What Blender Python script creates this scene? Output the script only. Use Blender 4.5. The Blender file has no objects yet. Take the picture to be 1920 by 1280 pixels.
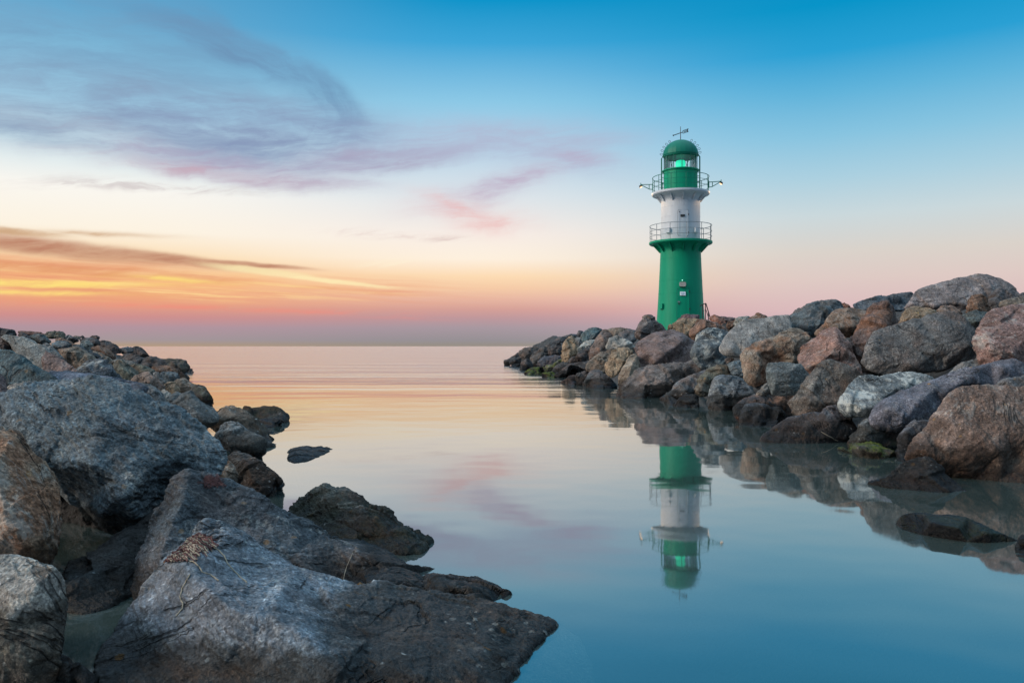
import bpy, bmesh, math, random
import numpy as np
from mathutils import Vector, Matrix
from mathutils.geometry import delaunay_2d_cdt
from mathutils.bvhtree import BVHTree

# ------------------------------------------------------------------ camera, sky, light, exposure
SC = bpy.context.scene
COL = SC.collection
PI = math.pi
FOC = 1493.0            # focal length in photograph pixels (28 mm on 36 mm)
HY = 649.0              # the horizon's row in the photograph
CAMZ = 1.0              # eye height above the water
cam_data = bpy.data.cameras.new("camera")
cam = bpy.data.objects.new("camera", cam_data)
COL.objects.link(cam)
cam_data.lens = 36.0 * FOC / 1920.0
cam_data.sensor_width = 36.0
cam_data.shift_y = 9.0 / 1920.0
cam_data.clip_start = 0.05
cam_data.clip_end = 60000.0
cam.location = (0, 0, CAMZ)
cam.rotation_euler = (PI / 2, 0, 0)
SC.camera = cam

SC.view_settings.view_transform = 'Standard'
SC.view_settings.look = 'None'
SC.view_settings.exposure = 0.0
SC.view_settings.gamma = 1.0
SC.cycles.max_bounces = 8
SC.cycles.diffuse_bounces = 3
SC.cycles.glossy_bounces = 4
SC.cycles.transmission_bounces = 4
SC.cycles.transparent_max_bounces = 10
SC.cycles.use_denoising = True


def lin(c):
    return tuple(((v / 255.0) / 12.92) if v <= 10 else (((v / 255.0) + 0.055) / 1.055) ** 2.4 for v in c)


class NT:
    """short-hand for building node trees"""
    def __init__(self, tree):
        self.t = tree
        self.n = tree.nodes
        self.l = tree.links

    def new(self, kind, **kw):
        nd = self.n.new(kind)
        for k, v in kw.items():
            setattr(nd, k, v)
        return nd

    def put(self, sock, v):
        if isinstance(v, bpy.types.NodeSocket):
            self.l.new(v, sock)
        else:
            if sock.type == 'RGBA' and not hasattr(v, '__len__'):
                v = (v, v, v, 1)
            if sock.type == 'RGBA' and len(v) == 3:
                v = (*v, 1)
            sock.default_value = v

    def m(self, op, a, b=0.0, c=0.0, clamp=False):
        nd = self.new('ShaderNodeMath', operation=op, use_clamp=clamp)
        self.put(nd.inputs[0], a)
        self.put(nd.inputs[1], b)
        self.put(nd.inputs[2], c)
        return nd.outputs[0]

    def mix(self, f, a, b, blend='MIX'):
        nd = self.new('ShaderNodeMix', data_type='RGBA', blend_type=blend)
        nd.clamp_factor = True
        self.put(nd.inputs[0], f)
        self.put(nd.inputs[6], a)
        self.put(nd.inputs[7], b)
        return nd.outputs[2]

    def ramp(self, f, stops, interp='LINEAR'):
        nd = self.new('ShaderNodeValToRGB')
        cr = nd.color_ramp
        cr.interpolation = interp
        while len(cr.elements) < len(stops):
            cr.elements.new(0.5)
        for e, (p, c) in zip(cr.elements, stops):
            e.position = p
            if not hasattr(c, '__len__'):
                c = (c, c, c)
            e.color = (*c[:3], 1)
        self.put(nd.inputs[0], f)
        return nd.outputs[0]

    def mr(self, v, a, b, c=0.0, d=1.0, smooth=True):
        nd = self.new('ShaderNodeMapRange')
        nd.interpolation_type = 'SMOOTHSTEP' if smooth else 'LINEAR'
        self.put(nd.inputs[0], v)
        for i, x in enumerate((a, b, c, d)):
            self.put(nd.inputs[1 + i], x)
        return nd.outputs[0]

    def noise(self, vec, scale, detail=4.0, rough=0.55, dist=0.0, dim='3D'):
        nd = self.new('ShaderNodeTexNoise', noise_dimensions=dim)
        if vec is not None:
            self.put(nd.inputs['Vector'], vec)
        self.put(nd.inputs['Scale'], scale)
        self.put(nd.inputs['Detail'], detail)
        self.put(nd.inputs['Roughness'], rough)
        self.put(nd.inputs['Distortion'], dist)
        return nd.outputs[0]

    def comb(self, x, y, z=0.0):
        nd = self.new('ShaderNodeCombineXYZ')
        for i, v in enumerate((x, y, z)):
            self.put(nd.inputs[i], v)
        return nd.outputs[0]


def azel(px, py):
    u = (px - 960) / FOC
    w = (HY - py) / FOC
    return math.atan(u), math.atan(w / math.sqrt(1 + u * u))


world = bpy.data.worlds.new("World")
SC.world = world
world.use_nodes = True
W = NT(world.node_tree)
W.n.clear()
tc = W.new('ShaderNodeTexCoord')
sep = W.new('ShaderNodeSeparateXYZ')
W.l.new(tc.outputs['Generated'], sep.inputs[0])
X, Y, Z = sep.outputs
az = W.m('ARCTAN2', X, Y)
el = W.m('ARCSINE', Z)
ELM = 0.62               # top of the ramps in radians


def column(px, rows):
    st = []
    for py, c in rows:
        e = azel(px, py)[1]
        st.append((max(0.0, min(1.0, e / ELM)), lin(c)))
    st.sort(key=lambda s: s[0])
    st.append((1.0, lin((30, 105, 170))))
    return W.ramp(W.m('DIVIDE', el, ELM, clamp=True), st)


colL = column(150, [(648, (176, 152, 128)), (636, (164, 150, 154)), (612, (178, 148, 158)), (592, (206, 144, 142)),
                    (562, (234, 162, 130)), (522, (248, 190, 134)), (472, (252, 224, 184)), (425, (253, 243, 226)),
                    (350, (250, 247, 240)), (270, (208, 230, 238)), (190, (162, 208, 232)), (80, (126, 185, 217)),
                    (0, (94, 166, 207))])
colC = column(850, [(648, (150, 142, 132)), (638, (150, 144, 148)), (614, (168, 152, 160)), (596, (190, 152, 156)),
                    (580, (212, 160, 152)), (560, (232, 184, 164)), (540, (246, 204, 168)), (518, (253, 220, 180)), (485, (254, 240, 222)),
                    (440, (248, 238, 230)), (370, (222, 229, 234)), (290, (188, 214, 232)), (190, (140, 200, 230)), (80, (62, 165, 216)),
                    (0, (14, 148, 202))])
colR = column(1600, [(648, (166, 152, 158)), (612, (198, 170, 178)), (580, (218, 186, 188)), (520, (222, 202, 196)),
                     (470, (218, 210, 202)), (400, (202, 216, 220)), (330, (172, 208, 224)), (250, (136, 196, 224)),
                     (170, (98, 180, 219)), (90, (42, 160, 212)), (0, (8, 148, 200))])
a0, a1, a2 = azel(200, 600)[0], azel(900, 600)[0], azel(1560, 600)[0]
sky = W.mix(W.mr(az, a0, a1), colL, colC)
sky = W.mix(W.mr(az, a1, a2), sky, colR)

# coordinates in which the clouds live: azimuth and elevation, warped by noise
vec = W.comb(az, el, 0.0)
wn = W.new('ShaderNodeTexNoise')
W.l.new(vec, wn.inputs['Vector'])
wn.inputs['Scale'].default_value = 5.0
wn.inputs['Detail'].default_value = 5.0
wn.inputs['Roughness'].default_value = 0.6
wsep = W.new('ShaderNodeSeparateColor')
W.l.new(wn.outputs['Color'], wsep.inputs[0])
daz = W.m('MULTIPLY', W.m('SUBTRACT', wsep.outputs[0], 0.5), 0.16)
del_ = W.m('MULTIPLY', W.m('SUBTRACT', wsep.outputs[1], 0.5), 0.07)
waz = W.m('ADD', az, W.m('MULTIPLY', daz, 0.6))
wel = W.m('ADD', el, W.m('MULTIPLY', del_, 0.5))


def blob(px, py, rx, ry, slope=0.0, soft=1.0, warped=None, sharp=False):
    """soft elliptical mask round a direction; slope = rise per run"""
    a, e = azel(px, py)
    if warped is None:
        warped = 0.22 if py > 415 else 0.75
    A = W.m('SUBTRACT', W.m('ADD', az, W.m('MULTIPLY', daz, warped)), a)
    E = W.m('SUBTRACT', W.m('ADD', el, W.m('MULTIPLY', del_, warped)), e)
    E = W.m('SUBTRACT', E, W.m('MULTIPLY', A, slope))
    A = W.m('DIVIDE', A, rx / FOC)
    E = W.m('DIVIDE', E, ry / FOC)
    r = W.m('ADD', W.m('MULTIPLY', A, A), W.m('MULTIPLY', E, E))
    if sharp:
        r = W.m('MULTIPLY', r, r)
    return W.m('POWER', 2.7183, W.m('MULTIPLY', r, -soft))


def streak(sa, se, slope, seed, detail=6.0, rough=0.6, lo=0.35, hi=0.7):
    E = W.m('SUBTRACT', wel, W.m('MULTIPLY', waz, slope))
    v = W.comb(W.m('MULTIPLY', waz, sa), W.m('MULTIPLY', E, se), seed)
    return W.mr(W.noise(v, 1.0, detail, rough, 0.4), lo, hi)


def cloud(sky, masks, nz, colour, amount):
    m = masks[0]
    for k in masks[1:]:
        m = W.m('MAXIMUM', m, k)
    f = W.m('MULTIPLY', W.m('MULTIPLY', m, nz), amount, clamp=True)
    return W.mix(f, sky, lin(colour))


fine = streak(8, 44, 0.10, 1.3, detail=9, rough=0.66, lo=0.36, hi=0.64)
wisp = streak(11, 85, 0.13, 4.7, detail=10, rough=0.66, lo=0.40, hi=0.66)
swirl = streak(6, 22, -0.55, 8.1, detail=8, lo=0.36, hi=0.68)
soft = W.m('ADD', W.m('MULTIPLY', fine, 0.45), W.m('ADD', W.m('MULTIPLY', wisp, 0.35), 0.25))
# the wide blue-grey swirl high on the left: threads that run round its centre, and its curling edge
a_, e_ = azel(250, 205)
A_ = W.m('DIVIDE', W.m('SUBTRACT', W.m('ADD', az, W.m('MULTIPLY', daz, 0.7)), a_), 2.3)
E_ = W.m('SUBTRACT', W.m('ADD', el, W.m('MULTIPLY', del_, 0.7)), e_)
rad_ = W.m('SQRT', W.m('ADD', W.m('MULTIPLY', A_, A_), W.m('MULTIPLY', E_, E_)))
th_ = W.m('ARCTAN2', E_, W.m('ABSOLUTE', A_))
fib = W.mr(W.noise(W.comb(W.m('MULTIPLY', th_, 1.1), W.m('MULTIPLY', rad_, 62.0), W.m('MULTIPLY', az, 3.0)), 1.0, 10, 0.64, 0.5), 0.36, 0.64)
sfib = W.m('ADD', W.m('MULTIPLY', fib, 0.62), W.m('ADD', W.m('MULTIPLY', fine, 0.26), 0.14))
fine2 = streak(6, 38, 0.02, 21.3, detail=9, rough=0.66, lo=0.34, hi=0.66)
soft2 = W.m('ADD', W.m('MULTIPLY', fine2, 0.42), W.m('ADD', W.m('MULTIPLY', wisp, 0.22), W.m('ADD', W.m('MULTIPLY', fib, 0.10), 0.20)))
sky = cloud(sky, [blob(150, 95, 350, 70, -0.02, sharp=True), blob(330, 70, 220, 50, -0.2)], soft2, (116, 158, 192), 0.85)
sky = cloud(sky, [blob(310, 230, 390, 68, -0.02, sharp=True), blob(110, 235, 220, 44, 0.0, sharp=True)], soft2, (138, 162, 190), 1.0)
sky = cloud(sky, [blob(505, 125, 125, 30, -0.55, sharp=True), blob(592, 185, 60, 46, -0.5, sharp=True), blob(420, 85, 130, 28, -0.30, sharp=True)],
            W.m('ADD', W.m('MULTIPLY', fib, 0.45), W.m('ADD', W.m('MULTIPLY', fine2, 0.25), 0.2)), (108, 146, 182), 0.9)
sky = cloud(sky, [blob(500, 258, 260, 52, -0.02, sharp=True)], soft2, (136, 152, 186), 0.95)
# its mauve underside reaching to the right
sky = cloud(sky, [blob(440, 318, 230, 26, -0.07, sharp=True), blob(690, 308, 200, 28, 0.12, sharp=True)], W.m('ADD', W.m('MULTIPLY', wisp, 0.45), 0.5), (172, 166, 192), 0.9)
sky = cloud(sky, [blob(370, 322, 200, 13, -0.04)], W.m('ADD', W.m('MULTIPLY', wisp, 0.6), 0.4), (204, 172, 184), 0.7)
sky = cloud(sky, [blob(170, 250, 120, 16, -0.06)], W.m('ADD', W.m('MULTIPLY', wisp, 0.6), 0.3), (178, 176, 194), 0.6)
sky = cloud(sky, [blob(940, 265, 230, 42, 0.02, sharp=True), blob(1080, 290, 90, 30, -0.3)], soft2, (176, 182, 208), 1.0)
sky = cloud(sky, [blob(1085, 298, 60, 13, -0.1), blob(960, 345, 130, 22, 0.3)], soft, (186, 164, 190), 0.85)
# pink tuft
sky = cloud(sky, [blob(890, 408, 84, 24, -0.10), blob(860, 395, 60, 14, -0.3)], W.m('ADD', W.m('MULTIPLY', fine, 0.6), 0.3), (236, 178, 176), 0.95)
sky = cloud(sky, [blob(720, 440, 100, 7, -0.03), blob(830, 448, 50, 6)], wisp, (222, 200, 194), 0.9)
sky = cloud(sky, [blob(260, 350, 190, 8, 0.03)], wisp, (206, 196, 196), 0.9)
# the low bank of the sunset: dark bars, glowing gaps
def bankstreak(sa, se, slope, seed, lo, hi):
    E = W.m('SUBTRACT', W.m('ADD', el, W.m('MULTIPLY', del_, 0.10)), W.m('MULTIPLY', az, slope))
    return W.mr(W.noise(W.comb(W.m('MULTIPLY', az, sa), W.m('MULTIPLY', E, se), seed), 1.0, 9, 0.62, 0.15), lo, hi)


bank = bankstreak(5, 130, -0.05, 12.3, 0.40, 0.66)
bank2 = bankstreak(7, 190, -0.03, 15.9, 0.48, 0.66)
sky = cloud(sky, [blob(110, 518, 560, 38, -0.03, sharp=True)], soft, (248, 176, 118), 0.5)
sky = cloud(sky, [blob(140, 518, 520, 34, -0.02, sharp=True), blob(640, 540, 200, 20, -0.04)], bank, (230, 150, 116), 0.75)
sky = cloud(sky, [blob(160, 530, 480, 24, -0.01, sharp=True)], bank2, (255, 220, 152), 0.8)
sky = cloud(sky, [blob(60, 495, 330, 10, -0.05, sharp=True)], soft, (222, 148, 104), 0.8)
sky = cloud(sky, [blob(60, 456, 260, 15, -0.085, sharp=True), blob(290, 482, 190, 10, -0.085, sharp=True), blob(450, 494, 120, 5, -0.04, sharp=True)], W.m('ADD', W.m('MULTIPLY', fine, 0.3), 0.72), (190, 134, 108), 1.0)
sky = cloud(sky, [blob(0, 427, 90, 6, -0.03, sharp=True), blob(190, 437, 90, 4, 0.0)], W.m('ADD', W.m('MULTIPLY', wisp, 0.4), 0.6), (204, 164, 126), 0.9)
sky = cloud(sky, [blob(100, 529, 190, 6.5, 0.0, sharp=True), blob(330, 525, 80, 4, -.05), blob(60, 545, 130, 4.0, 0.0)], W.m('ADD', W.m('MULTIPLY', wisp, 0.5), 0.45), (255, 226, 128), 1.0)
sky = cloud(sky, [blob(500, 509, 100, 6.5, -0.09, sharp=True), blob(620, 525, 120, 4.5, -0.09, sharp=True)], W.m('ADD', W.m('MULTIPLY', wisp, 0.3), 0.7), (255, 240, 186), 1.0)
sky = cloud(sky, [blob(750, 494, 60, 6, 0.05)], wisp, (255, 242, 214), 0.8)
sky = cloud(sky, [blob(380, 577, 300, 5, -0.02), blob(640, 588, 130, 4, -0.05)], wisp, (242, 140, 124), 0.6)

# the half of the sky behind the photographer and overhead: clear, bright blue dusk
behind = W.ramp(W.m('DIVIDE', el, 1.57, clamp=True), [(0.0, lin((52, 50, 56))), (0.2, lin((60, 70, 84))), (0.5, lin((158, 186, 206))), (1.0, lin((200, 218, 232)))])
behind = W.mix(1.0, behind, (1.85, 2.05, 2.2), 'MULTIPLY')
aaz = W.m('ABSOLUTE', az)
sky = W.mix(W.mr(aaz, 0.95, 1.9), sky, behind)
sky = W.mix(W.mr(el, 0.5, 0.9), sky, behind)
sky = W.mix(W.mr(el, -0.02, -0.3), sky, lin((70, 90, 100)))
bg = W.new('ShaderNodeBackground')
W.l.new(sky, bg.inputs[0])
bg.inputs[1].default_value = 1.0
out = W.new('ShaderNodeOutputWorld')
W.l.new(bg.outputs[0], out.inputs[0])

# the last, very soft skylight from the bright part of the sky
sun_d = bpy.data.lights.new("sun", 'SUN')
sun_d.energy = 2.8
sun_d.angle = math.radians(22)
sun_d.color = (1.0, 0.84, 0.70)
sun = bpy.data.objects.new("sun", sun_d)
COL.objects.link(sun)
sun.rotation_euler = Vector((0.84, 0.20, -0.46)).to_track_quat('-Z', 'Y').to_euler()


# ------------------------------------------------------------------ helpers
def tag(o, label=None, cat=None, group=None, kind=None):
    if label: o['label'] = label
    if cat: o['category'] = cat
    if group: o['group'] = group
    if kind: o['kind'] = kind
    return o


def link(name, me, mat=None, parent=None, smooth=False):
    o = bpy.data.objects.new(name, me)
    COL.objects.link(o)
    if mat is not None:
        me.materials.append(mat)
    if parent is not None:
        o.parent = parent
    if smooth:
        me.polygons.foreach_set('use_smooth', np.ones(len(me.polygons), dtype=bool))
    return o


def mesh_of(name, verts, faces):
    me = bpy.data.meshes.new(name)
    me.from_pydata([tuple(v) for v in verts], [], faces)
    me.update()
    return me


class MB:
    """collects shapes that become one mesh"""
    def __init__(self):
        self.v, self.f = [], []

    def add(self, vs, fs):
        b = len(self.v)
        self.v += [tuple(v) for v in vs]
        self.f += [tuple(i + b for i in f) for f in fs]

    def box(self, c, s, rot=None):
        vs = []
        for x in (-.5, .5):
            for y in (-.5, .5):
                for z in (-.5, .5):
                    p = Vector((x * s[0], y * s[1], z * s[2]))
                    if rot is not None: p = rot @ p
                    vs.append(p + Vector(c))
        self.add(vs, [(0, 1, 3, 2), (4, 6, 7, 5), (0, 4, 5, 1), (2, 3, 7, 6), (0, 2, 6, 4), (1, 5, 7, 3)])

    def tube(self, pts, r, n=8, closed=False, r1=None):
        pts = [Vector(p) for p in pts]
        N = len(pts)
        vs = []
        for i, p in enumerate(pts):
            if closed:
                t = pts[(i + 1) % N] - pts[i - 1]
            else:
                t = pts[min(i + 1, N - 1)] - pts[max(i - 1, 0)]
            t.normalize()
            up = Vector((0, 0, 1)) if abs(t.z) < 0.95 else Vector((1, 0, 0))
            a = t.cross(up).normalized()
            b = t.cross(a)
            rr = r if r1 is None else r + (r1 - r) * i / max(1, N - 1)
            for k in range(n):
                q = 2 * PI * k / n
                vs.append(p + (a * math.cos(q) + b * math.sin(q)) * rr)
        fs = []
        for i in range(N if closed else N - 1):
            j = (i + 1) % N
            for k in range(n):
                l = (k + 1) % n
                fs.append((i * n + k, i * n + l, j * n + l, j * n + k))
        if not closed:
            fs.append(tuple(range(n - 1, -1, -1)))
            fs.append(tuple((N - 1) * n + k for k in range(n)))
        self.add(vs, fs)

    def lathe(self, prof, n=64, cap0=False, cap1=False):
        vs, fs = [], []
        for r, z in prof:
            for k in range(n):
                q = 2 * PI * k / n
                vs.append((r * math.cos(q), r * math.sin(q), z))
        for i in range(len(prof) - 1):
            for k in range(n):
                l = (k + 1) % n
                fs.append((i * n + k, i * n + l, (i + 1) * n + l, (i + 1) * n + k))
        if cap0: fs.append(tuple(range(n - 1, -1, -1)))
        if cap1: fs.append(tuple((len(prof) - 1) * n + k for k in range(n)))
        self.add(vs, fs)

    def build(self, name, mat, parent=None, smooth=False):
        me = mesh_of(name, self.v, self.f)
        bm = bmesh.new()
        bm.from_mesh(me)
        bmesh.ops.recalc_face_normals(bm, faces=bm.faces[:])
        bm.to_mesh(me)
        bm.free()
        o = link(name, me, mat, parent)
        if smooth:
            me.polygons.foreach_set('use_smooth', np.ones(len(me.polygons), dtype=bool))
            me.set_sharp_from_angle(angle=math.radians(40))
        return o


# numpy gradient noise -------------------------------------------------
_rs = np.random.RandomState(11)
_perm = np.concatenate([_rs.permutation(256)] * 3)
_grad = _rs.normal(size=(256, 3)).astype(np.float32)
_grad /= np.linalg.norm(_grad, axis=1)[:, None]


def perlin(p):
    p = p.astype(np.float32)
    i = np.floor(p).astype(np.int32)
    f = p - i
    i &= 255
    u = f * f * f * (f * (f * 6 - 15) + 10)
    res = 0
    for dx in (0, 1):
        ax = _perm[i[:, 0] + dx]
        wx = u[:, 0] if dx else 1 - u[:, 0]
        for dy in (0, 1):
            ay = _perm[ax + i[:, 1] + dy]
            wy = wx * (u[:, 1] if dy else 1 - u[:, 1])
            for dz in (0, 1):
                g = _grad[_perm[ay + i[:, 2] + dz]]
                d = g[:, 0] * (f[:, 0] - dx) + g[:, 1] * (f[:, 1] - dy) + g[:, 2] * (f[:, 2] - dz)
                res = res + wy * (u[:, 2] if dz else 1 - u[:, 2]) * d
    return res


def fbm(p, octaves=4, gain=0.5, ridged=False):
    a, s, r = 1.0, 1.0, 0
    for k in range(octaves):
        n = perlin(p * s + 17.3 * k)
        if ridged:
            n = 0.35 - np.abs(n) * 1.4
        r = r + a * n
        a *= gain
        s *= 2.07
    return r


# ------------------------------------------------------------------ materials
def new_mat(name):
    m = bpy.data.materials.new(name)
    m.use_nodes = True
    T = NT(m.node_tree)
    T.n.clear()
    o = T.new('ShaderNodeOutputMaterial')
    b = T.new('ShaderNodeBsdfPrincipled')
    T.l.new(b.outputs[0], o.inputs[0])
    return m, T, b, o


def rock_material():
    m, T, b, o = new_mat("rock")
    tcn = T.new('ShaderNodeTexCoord')
    oi = T.new('ShaderNodeObjectInfo')
    geo = T.new('ShaderNodeNewGeometry')
    pos = T.new('ShaderNodeSeparateXYZ')
    T.l.new(geo.outputs['Position'], pos.inputs[0])
    nrm = T.new('ShaderNodeSeparateXYZ')
    T.l.new(geo.outputs['Normal'], nrm.inputs[0])

    def attr(n):
        a = T.new('ShaderNodeAttribute', attribute_type='OBJECT', attribute_name=n)
        return a.outputs['Fac']
    off = T.new('ShaderNodeVectorMath', operation='ADD')
    T.l.new(tcn.outputs['Object'], off.inputs[0])
    r = T.m('MULTIPLY', oi.outputs['Random'], 57.0)
    T.l.new(T.comb(r, r, r), off.inputs[1])
    v = off.outputs[0]
    # foliation: a copy of the coordinates squeezed along a tilted axis
    mp = T.new('ShaderNodeMapping')
    T.l.new(v, mp.inputs[0])
    mp.inputs['Rotation'].default_value = (0.5, 0.6, 0.3)
    mp.inputs['Scale'].default_value = (1.0, 1.0, 2.0)
    sv = mp.outputs[0]
    base = oi.outputs['Color']
    # broad patches, then grain, then crystals
    big = T.noise(v, 3.2, 5, 0.6, 0.5)
    rustn = T.mr(T.noise(v, 2.3, 6, 0.62, 0.8), 0.42, 0.62)
    col = T.mix(T.m('MULTIPLY', rustn, attr('rust')), base, (0.19, 0.095, 0.055))
    col = T.mix(1.0, col, T.ramp(big, [(0.28, 0.45), (0.5, 1.0), (0.72, 1.6)]), 'MULTIPLY')
    st = T.noise(sv, 9.0, 7, 0.68, 0.6)
    col = T.mix(1.0, col, T.ramp(st, [(0.30, 0.58), (0.5, 1.0), (0.70, 1.5)]), 'MULTIPLY')
    gr = T.noise(v, 70.0, 3, 0.75)
    col = T.mix(1.0, col, T.ramp(gr, [(0.30, 0.42), (0.48, 0.92), (0.58, 1.15), (0.70, 1.8)]), 'MULTIPLY')
    cr = T.new('ShaderNodeTexVoronoi')
    T.l.new(v, cr.inputs['Vector'])
    cr.inputs['Scale'].default_value = 130.0
    crs = T.new('ShaderNodeSeparateColor')
    T.l.new(cr.outputs['Color'], crs.inputs[0])
    col = T.mix(1.0, col, T.ramp(crs.outputs[0], [(0.0, 0.72), (0.25, 0.9), (0.6, 1.02), (0.9, 1.12), (1.0, 1.6)]), 'MULTIPLY')
    wear = T.mr(geo.outputs['Pointiness'], 0.52, 0.62)
    wear = T.m('MULTIPLY', wear, T.mr(T.noise(v, 14.0, 4), 0.35, 0.6))
    col = T.mix(T.m('MULTIPLY', wear, 0.45), col, T.mix(1.0, col, (1.9, 1.85, 1.75), 'MULTIPLY'))
    # pale mineral veins and specks
    vn = T.m('ABSOLUTE', T.m('SUBTRACT', T.noise(sv, 2.6, 7, 0.6, 1.2), 0.5))
    vein = T.mr(vn, 0.0, 0.022, 1.0, 0.0)
    vein = T.m('MULTIPLY', vein, T.mr(T.noise(v, 4.0, 3, 0.5), 0.45, 0.65))
    col = T.mix(T.m('MULTIPLY', vein, 0.35), col, (0.42, 0.40, 0.36))
    pale = T.mr(T.m('ADD', T.noise(sv, 3.4, 8, 0.66, 0.5), T.m('MULTIPLY', attr('pale'), 0.07)), 0.545, 0.64)
    col = T.mix(T.m('MULTIPLY', pale, attr('pale')), col, (0.50, 0.51, 0.47))
    dust = T.m('MULTIPLY', T.mr(T.noise(sv, 34.0, 7, 0.72), 0.50, 0.62), T.mr(T.noise(v, 4.5, 5, 0.6, 0.6), 0.44, 0.60))
    col = T.mix(T.m('MULTIPLY', dust, 0.55), col, T.mix(1.0, col, (2.6, 2.5, 2.3), 'MULTIPLY'))
    pit = T.m('MULTIPLY', T.mr(T.noise(v, 46.0, 5, 0.7), 0.40, 0.30), T.mr(T.noise(v, 5.5, 4, 0.6), 0.40, 0.58))
    col = T.mix(T.m('MULTIPLY', pit, 0.75), col, T.mix(1.0, col, (0.3, 0.3, 0.3), 'MULTIPLY'))
    # lichen: round pale flecks and a few orange ones
    vo = T.new('ShaderNodeTexVoronoi')
    T.l.new(v, vo.inputs['Vector'])
    vo.inputs['Scale'].default_value = 26.0
    vo.inputs['Randomness'].default_value = 1.0
    vsep = T.new('ShaderNodeSeparateColor')
    T.l.new(vo.outputs['Color'], vsep.inputs[0])
    rad = T.m('MULTIPLY', vsep.outputs[0], 0.34)
    fl = T.mr(T.m('SUBTRACT', vo.outputs['Distance'], rad), -0.05, 0.04, 1.0, 0.0)
    fl = T.m('MULTIPLY', fl, T.mr(T.noise(v, 3.0, 4, 0.6), 0.5, 0.62))
    fl = T.m('MULTIPLY', fl, T.mr(gr, 0.35, 0.5))
    col = T.mix(T.m('MULTIPLY', fl, attr('lichen')), col, (0.34, 0.37, 0.36))
    vo2 = T.new('ShaderNodeTexVoronoi')
    T.l.new(v, vo2.inputs['Vector'])
    vo2.inputs['Scale'].default_value = 8.5
    v2 = T.new('ShaderNodeSeparateColor')
    T.l.new(vo2.outputs['Color'], v2.inputs[0])
    sp = T.m('ADD', vo2.outputs['Distance'], T.m('MULTIPLY', T.m('SUBTRACT', T.noise(v, 25, 3), 0.5), 0.12))
    orange = T.m('MULTIPLY', T.mr(sp, 0.10, 0.15, 1.0, 0.0), T.mr(v2.outputs[1], 0.72, 0.75))
    orange = T.m('MULTIPLY', orange, T.mr(nrm.outputs[2], 0.0, 0.3))
    col = T.mix(T.m('MULTIPLY', orange, attr('orange')), col, (0.38, 0.19, 0.03))
    # cracks
    ck = T.m('ABSOLUTE', T.m('SUBTRACT', T.noise(sv, 1.5, 5, 0.55, 0.9), 0.5))
    crack = T.m('MULTIPLY', T.mr(ck, 0.0, 0.014, 1.0, 0.0), T.mr(T.noise(v, 1.7, 2), 0.48, 0.6))
    col = T.mix(T.m('MULTIPLY', crack, 0.75), col, (0.018, 0.018, 0.018))
    # moss on what faces up, algae and wet stone at the water's edge
    mossn = T.m('MULTIPLY', T.mr(T.noise(v, 7.0, 6, 0.65), 0.38, 0.58), T.mr(nrm.outputs[2], -0.1, 0.5))
    moss = T.m('MULTIPLY', mossn, attr('moss'))
    mcol = T.mix(T.noise(v, 40, 3), (0.025, 0.04, 0.008), (0.13, 0.15, 0.015))
    tz = T.m('ADD', pos.outputs[2], T.m('MULTIPLY', T.m('SUBTRACT', T.noise(v, 4.0, 6, 0.65, 0.4), 0.5), 0.22))
    tz = T.m('SUBTRACT', tz, attr('tide'))
    tide = T.m('MULTIPLY', T.mr(tz, -0.02, 0.035, 1.0, 0.0), T.m('SUBTRACT', 1.0, T.m('MULTIPLY', fl, 0.9)))
    col = T.mix(T.m('MULTIPLY', tide, 0.9), col, T.mix(1.0, col, (0.24, 0.225, 0.20), 'MULTIPLY'))
    hz = T.m('ADD', T.m('SUBTRACT', pos.outputs[2], 0.02), T.m('MULTIPLY', T.m('SUBTRACT', T.noise(v, 6.0, 4), 0.5), 0.12))
    wet = T.mr(hz, 0.03, 0.11, 1.0, 0.0)
    col = T.mix(T.m('MULTIPLY', wet, 0.8), col, T.mix(1.0, col, (0.30, 0.27, 0.24), 'MULTIPLY'))
    line = T.m('MULTIPLY', T.mr(T.m('ABSOLUTE', T.m('SUBTRACT', hz, 0.03)), 0.0, 0.03, 1.0, 0.0), T.mr(T.noise(v, 5.0, 4), 0.42, 0.62))
    col = T.mix(T.m('MULTIPLY', line, 0.6), col, T.mix(1.0, col, (1.7, 0.95, 0.55), 'MULTIPLY'))
    col = T.mix(moss, col, mcol)
    T.l.new(col, b.inputs['Base Color'])
    T.put(b.inputs['Roughness'], T.m('SUBTRACT', T.m('ADD', 0.62, T.m('MULTIPLY', st, 0.3)), T.m('MULTIPLY', wet, 0.38)))
    b.inputs['Specular IOR Level'].default_value = 0.22
    h = T.m('ADD', T.m('MULTIPLY', st, 0.55), T.m('MULTIPLY', gr, 0.11))
    h = T.m('ADD', h, T.m('MULTIPLY', T.noise(v, 22.0, 6, 0.7), 0.42))
    h = T.m('SUBTRACT', h, T.m('ADD', T.m('MULTIPLY', crack, 0.30), T.m('MULTIPLY', pit, 0.16)))
    h = T.m('ADD', h, T.m('MULTIPLY', moss, T.m('MULTIPLY', T.noise(v, 55, 4), 0.5)))
    bp = T.new('ShaderNodeBump')
    bp.inputs['Strength'].default_value = 1.0
    bp.inputs['Distance'].default_value = 0.05
    T.l.new(h, bp.inputs['Height'])
    T.l.new(bp.outputs[0], b.inputs['Normal'])
    return m


ROCK = rock_material()


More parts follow.
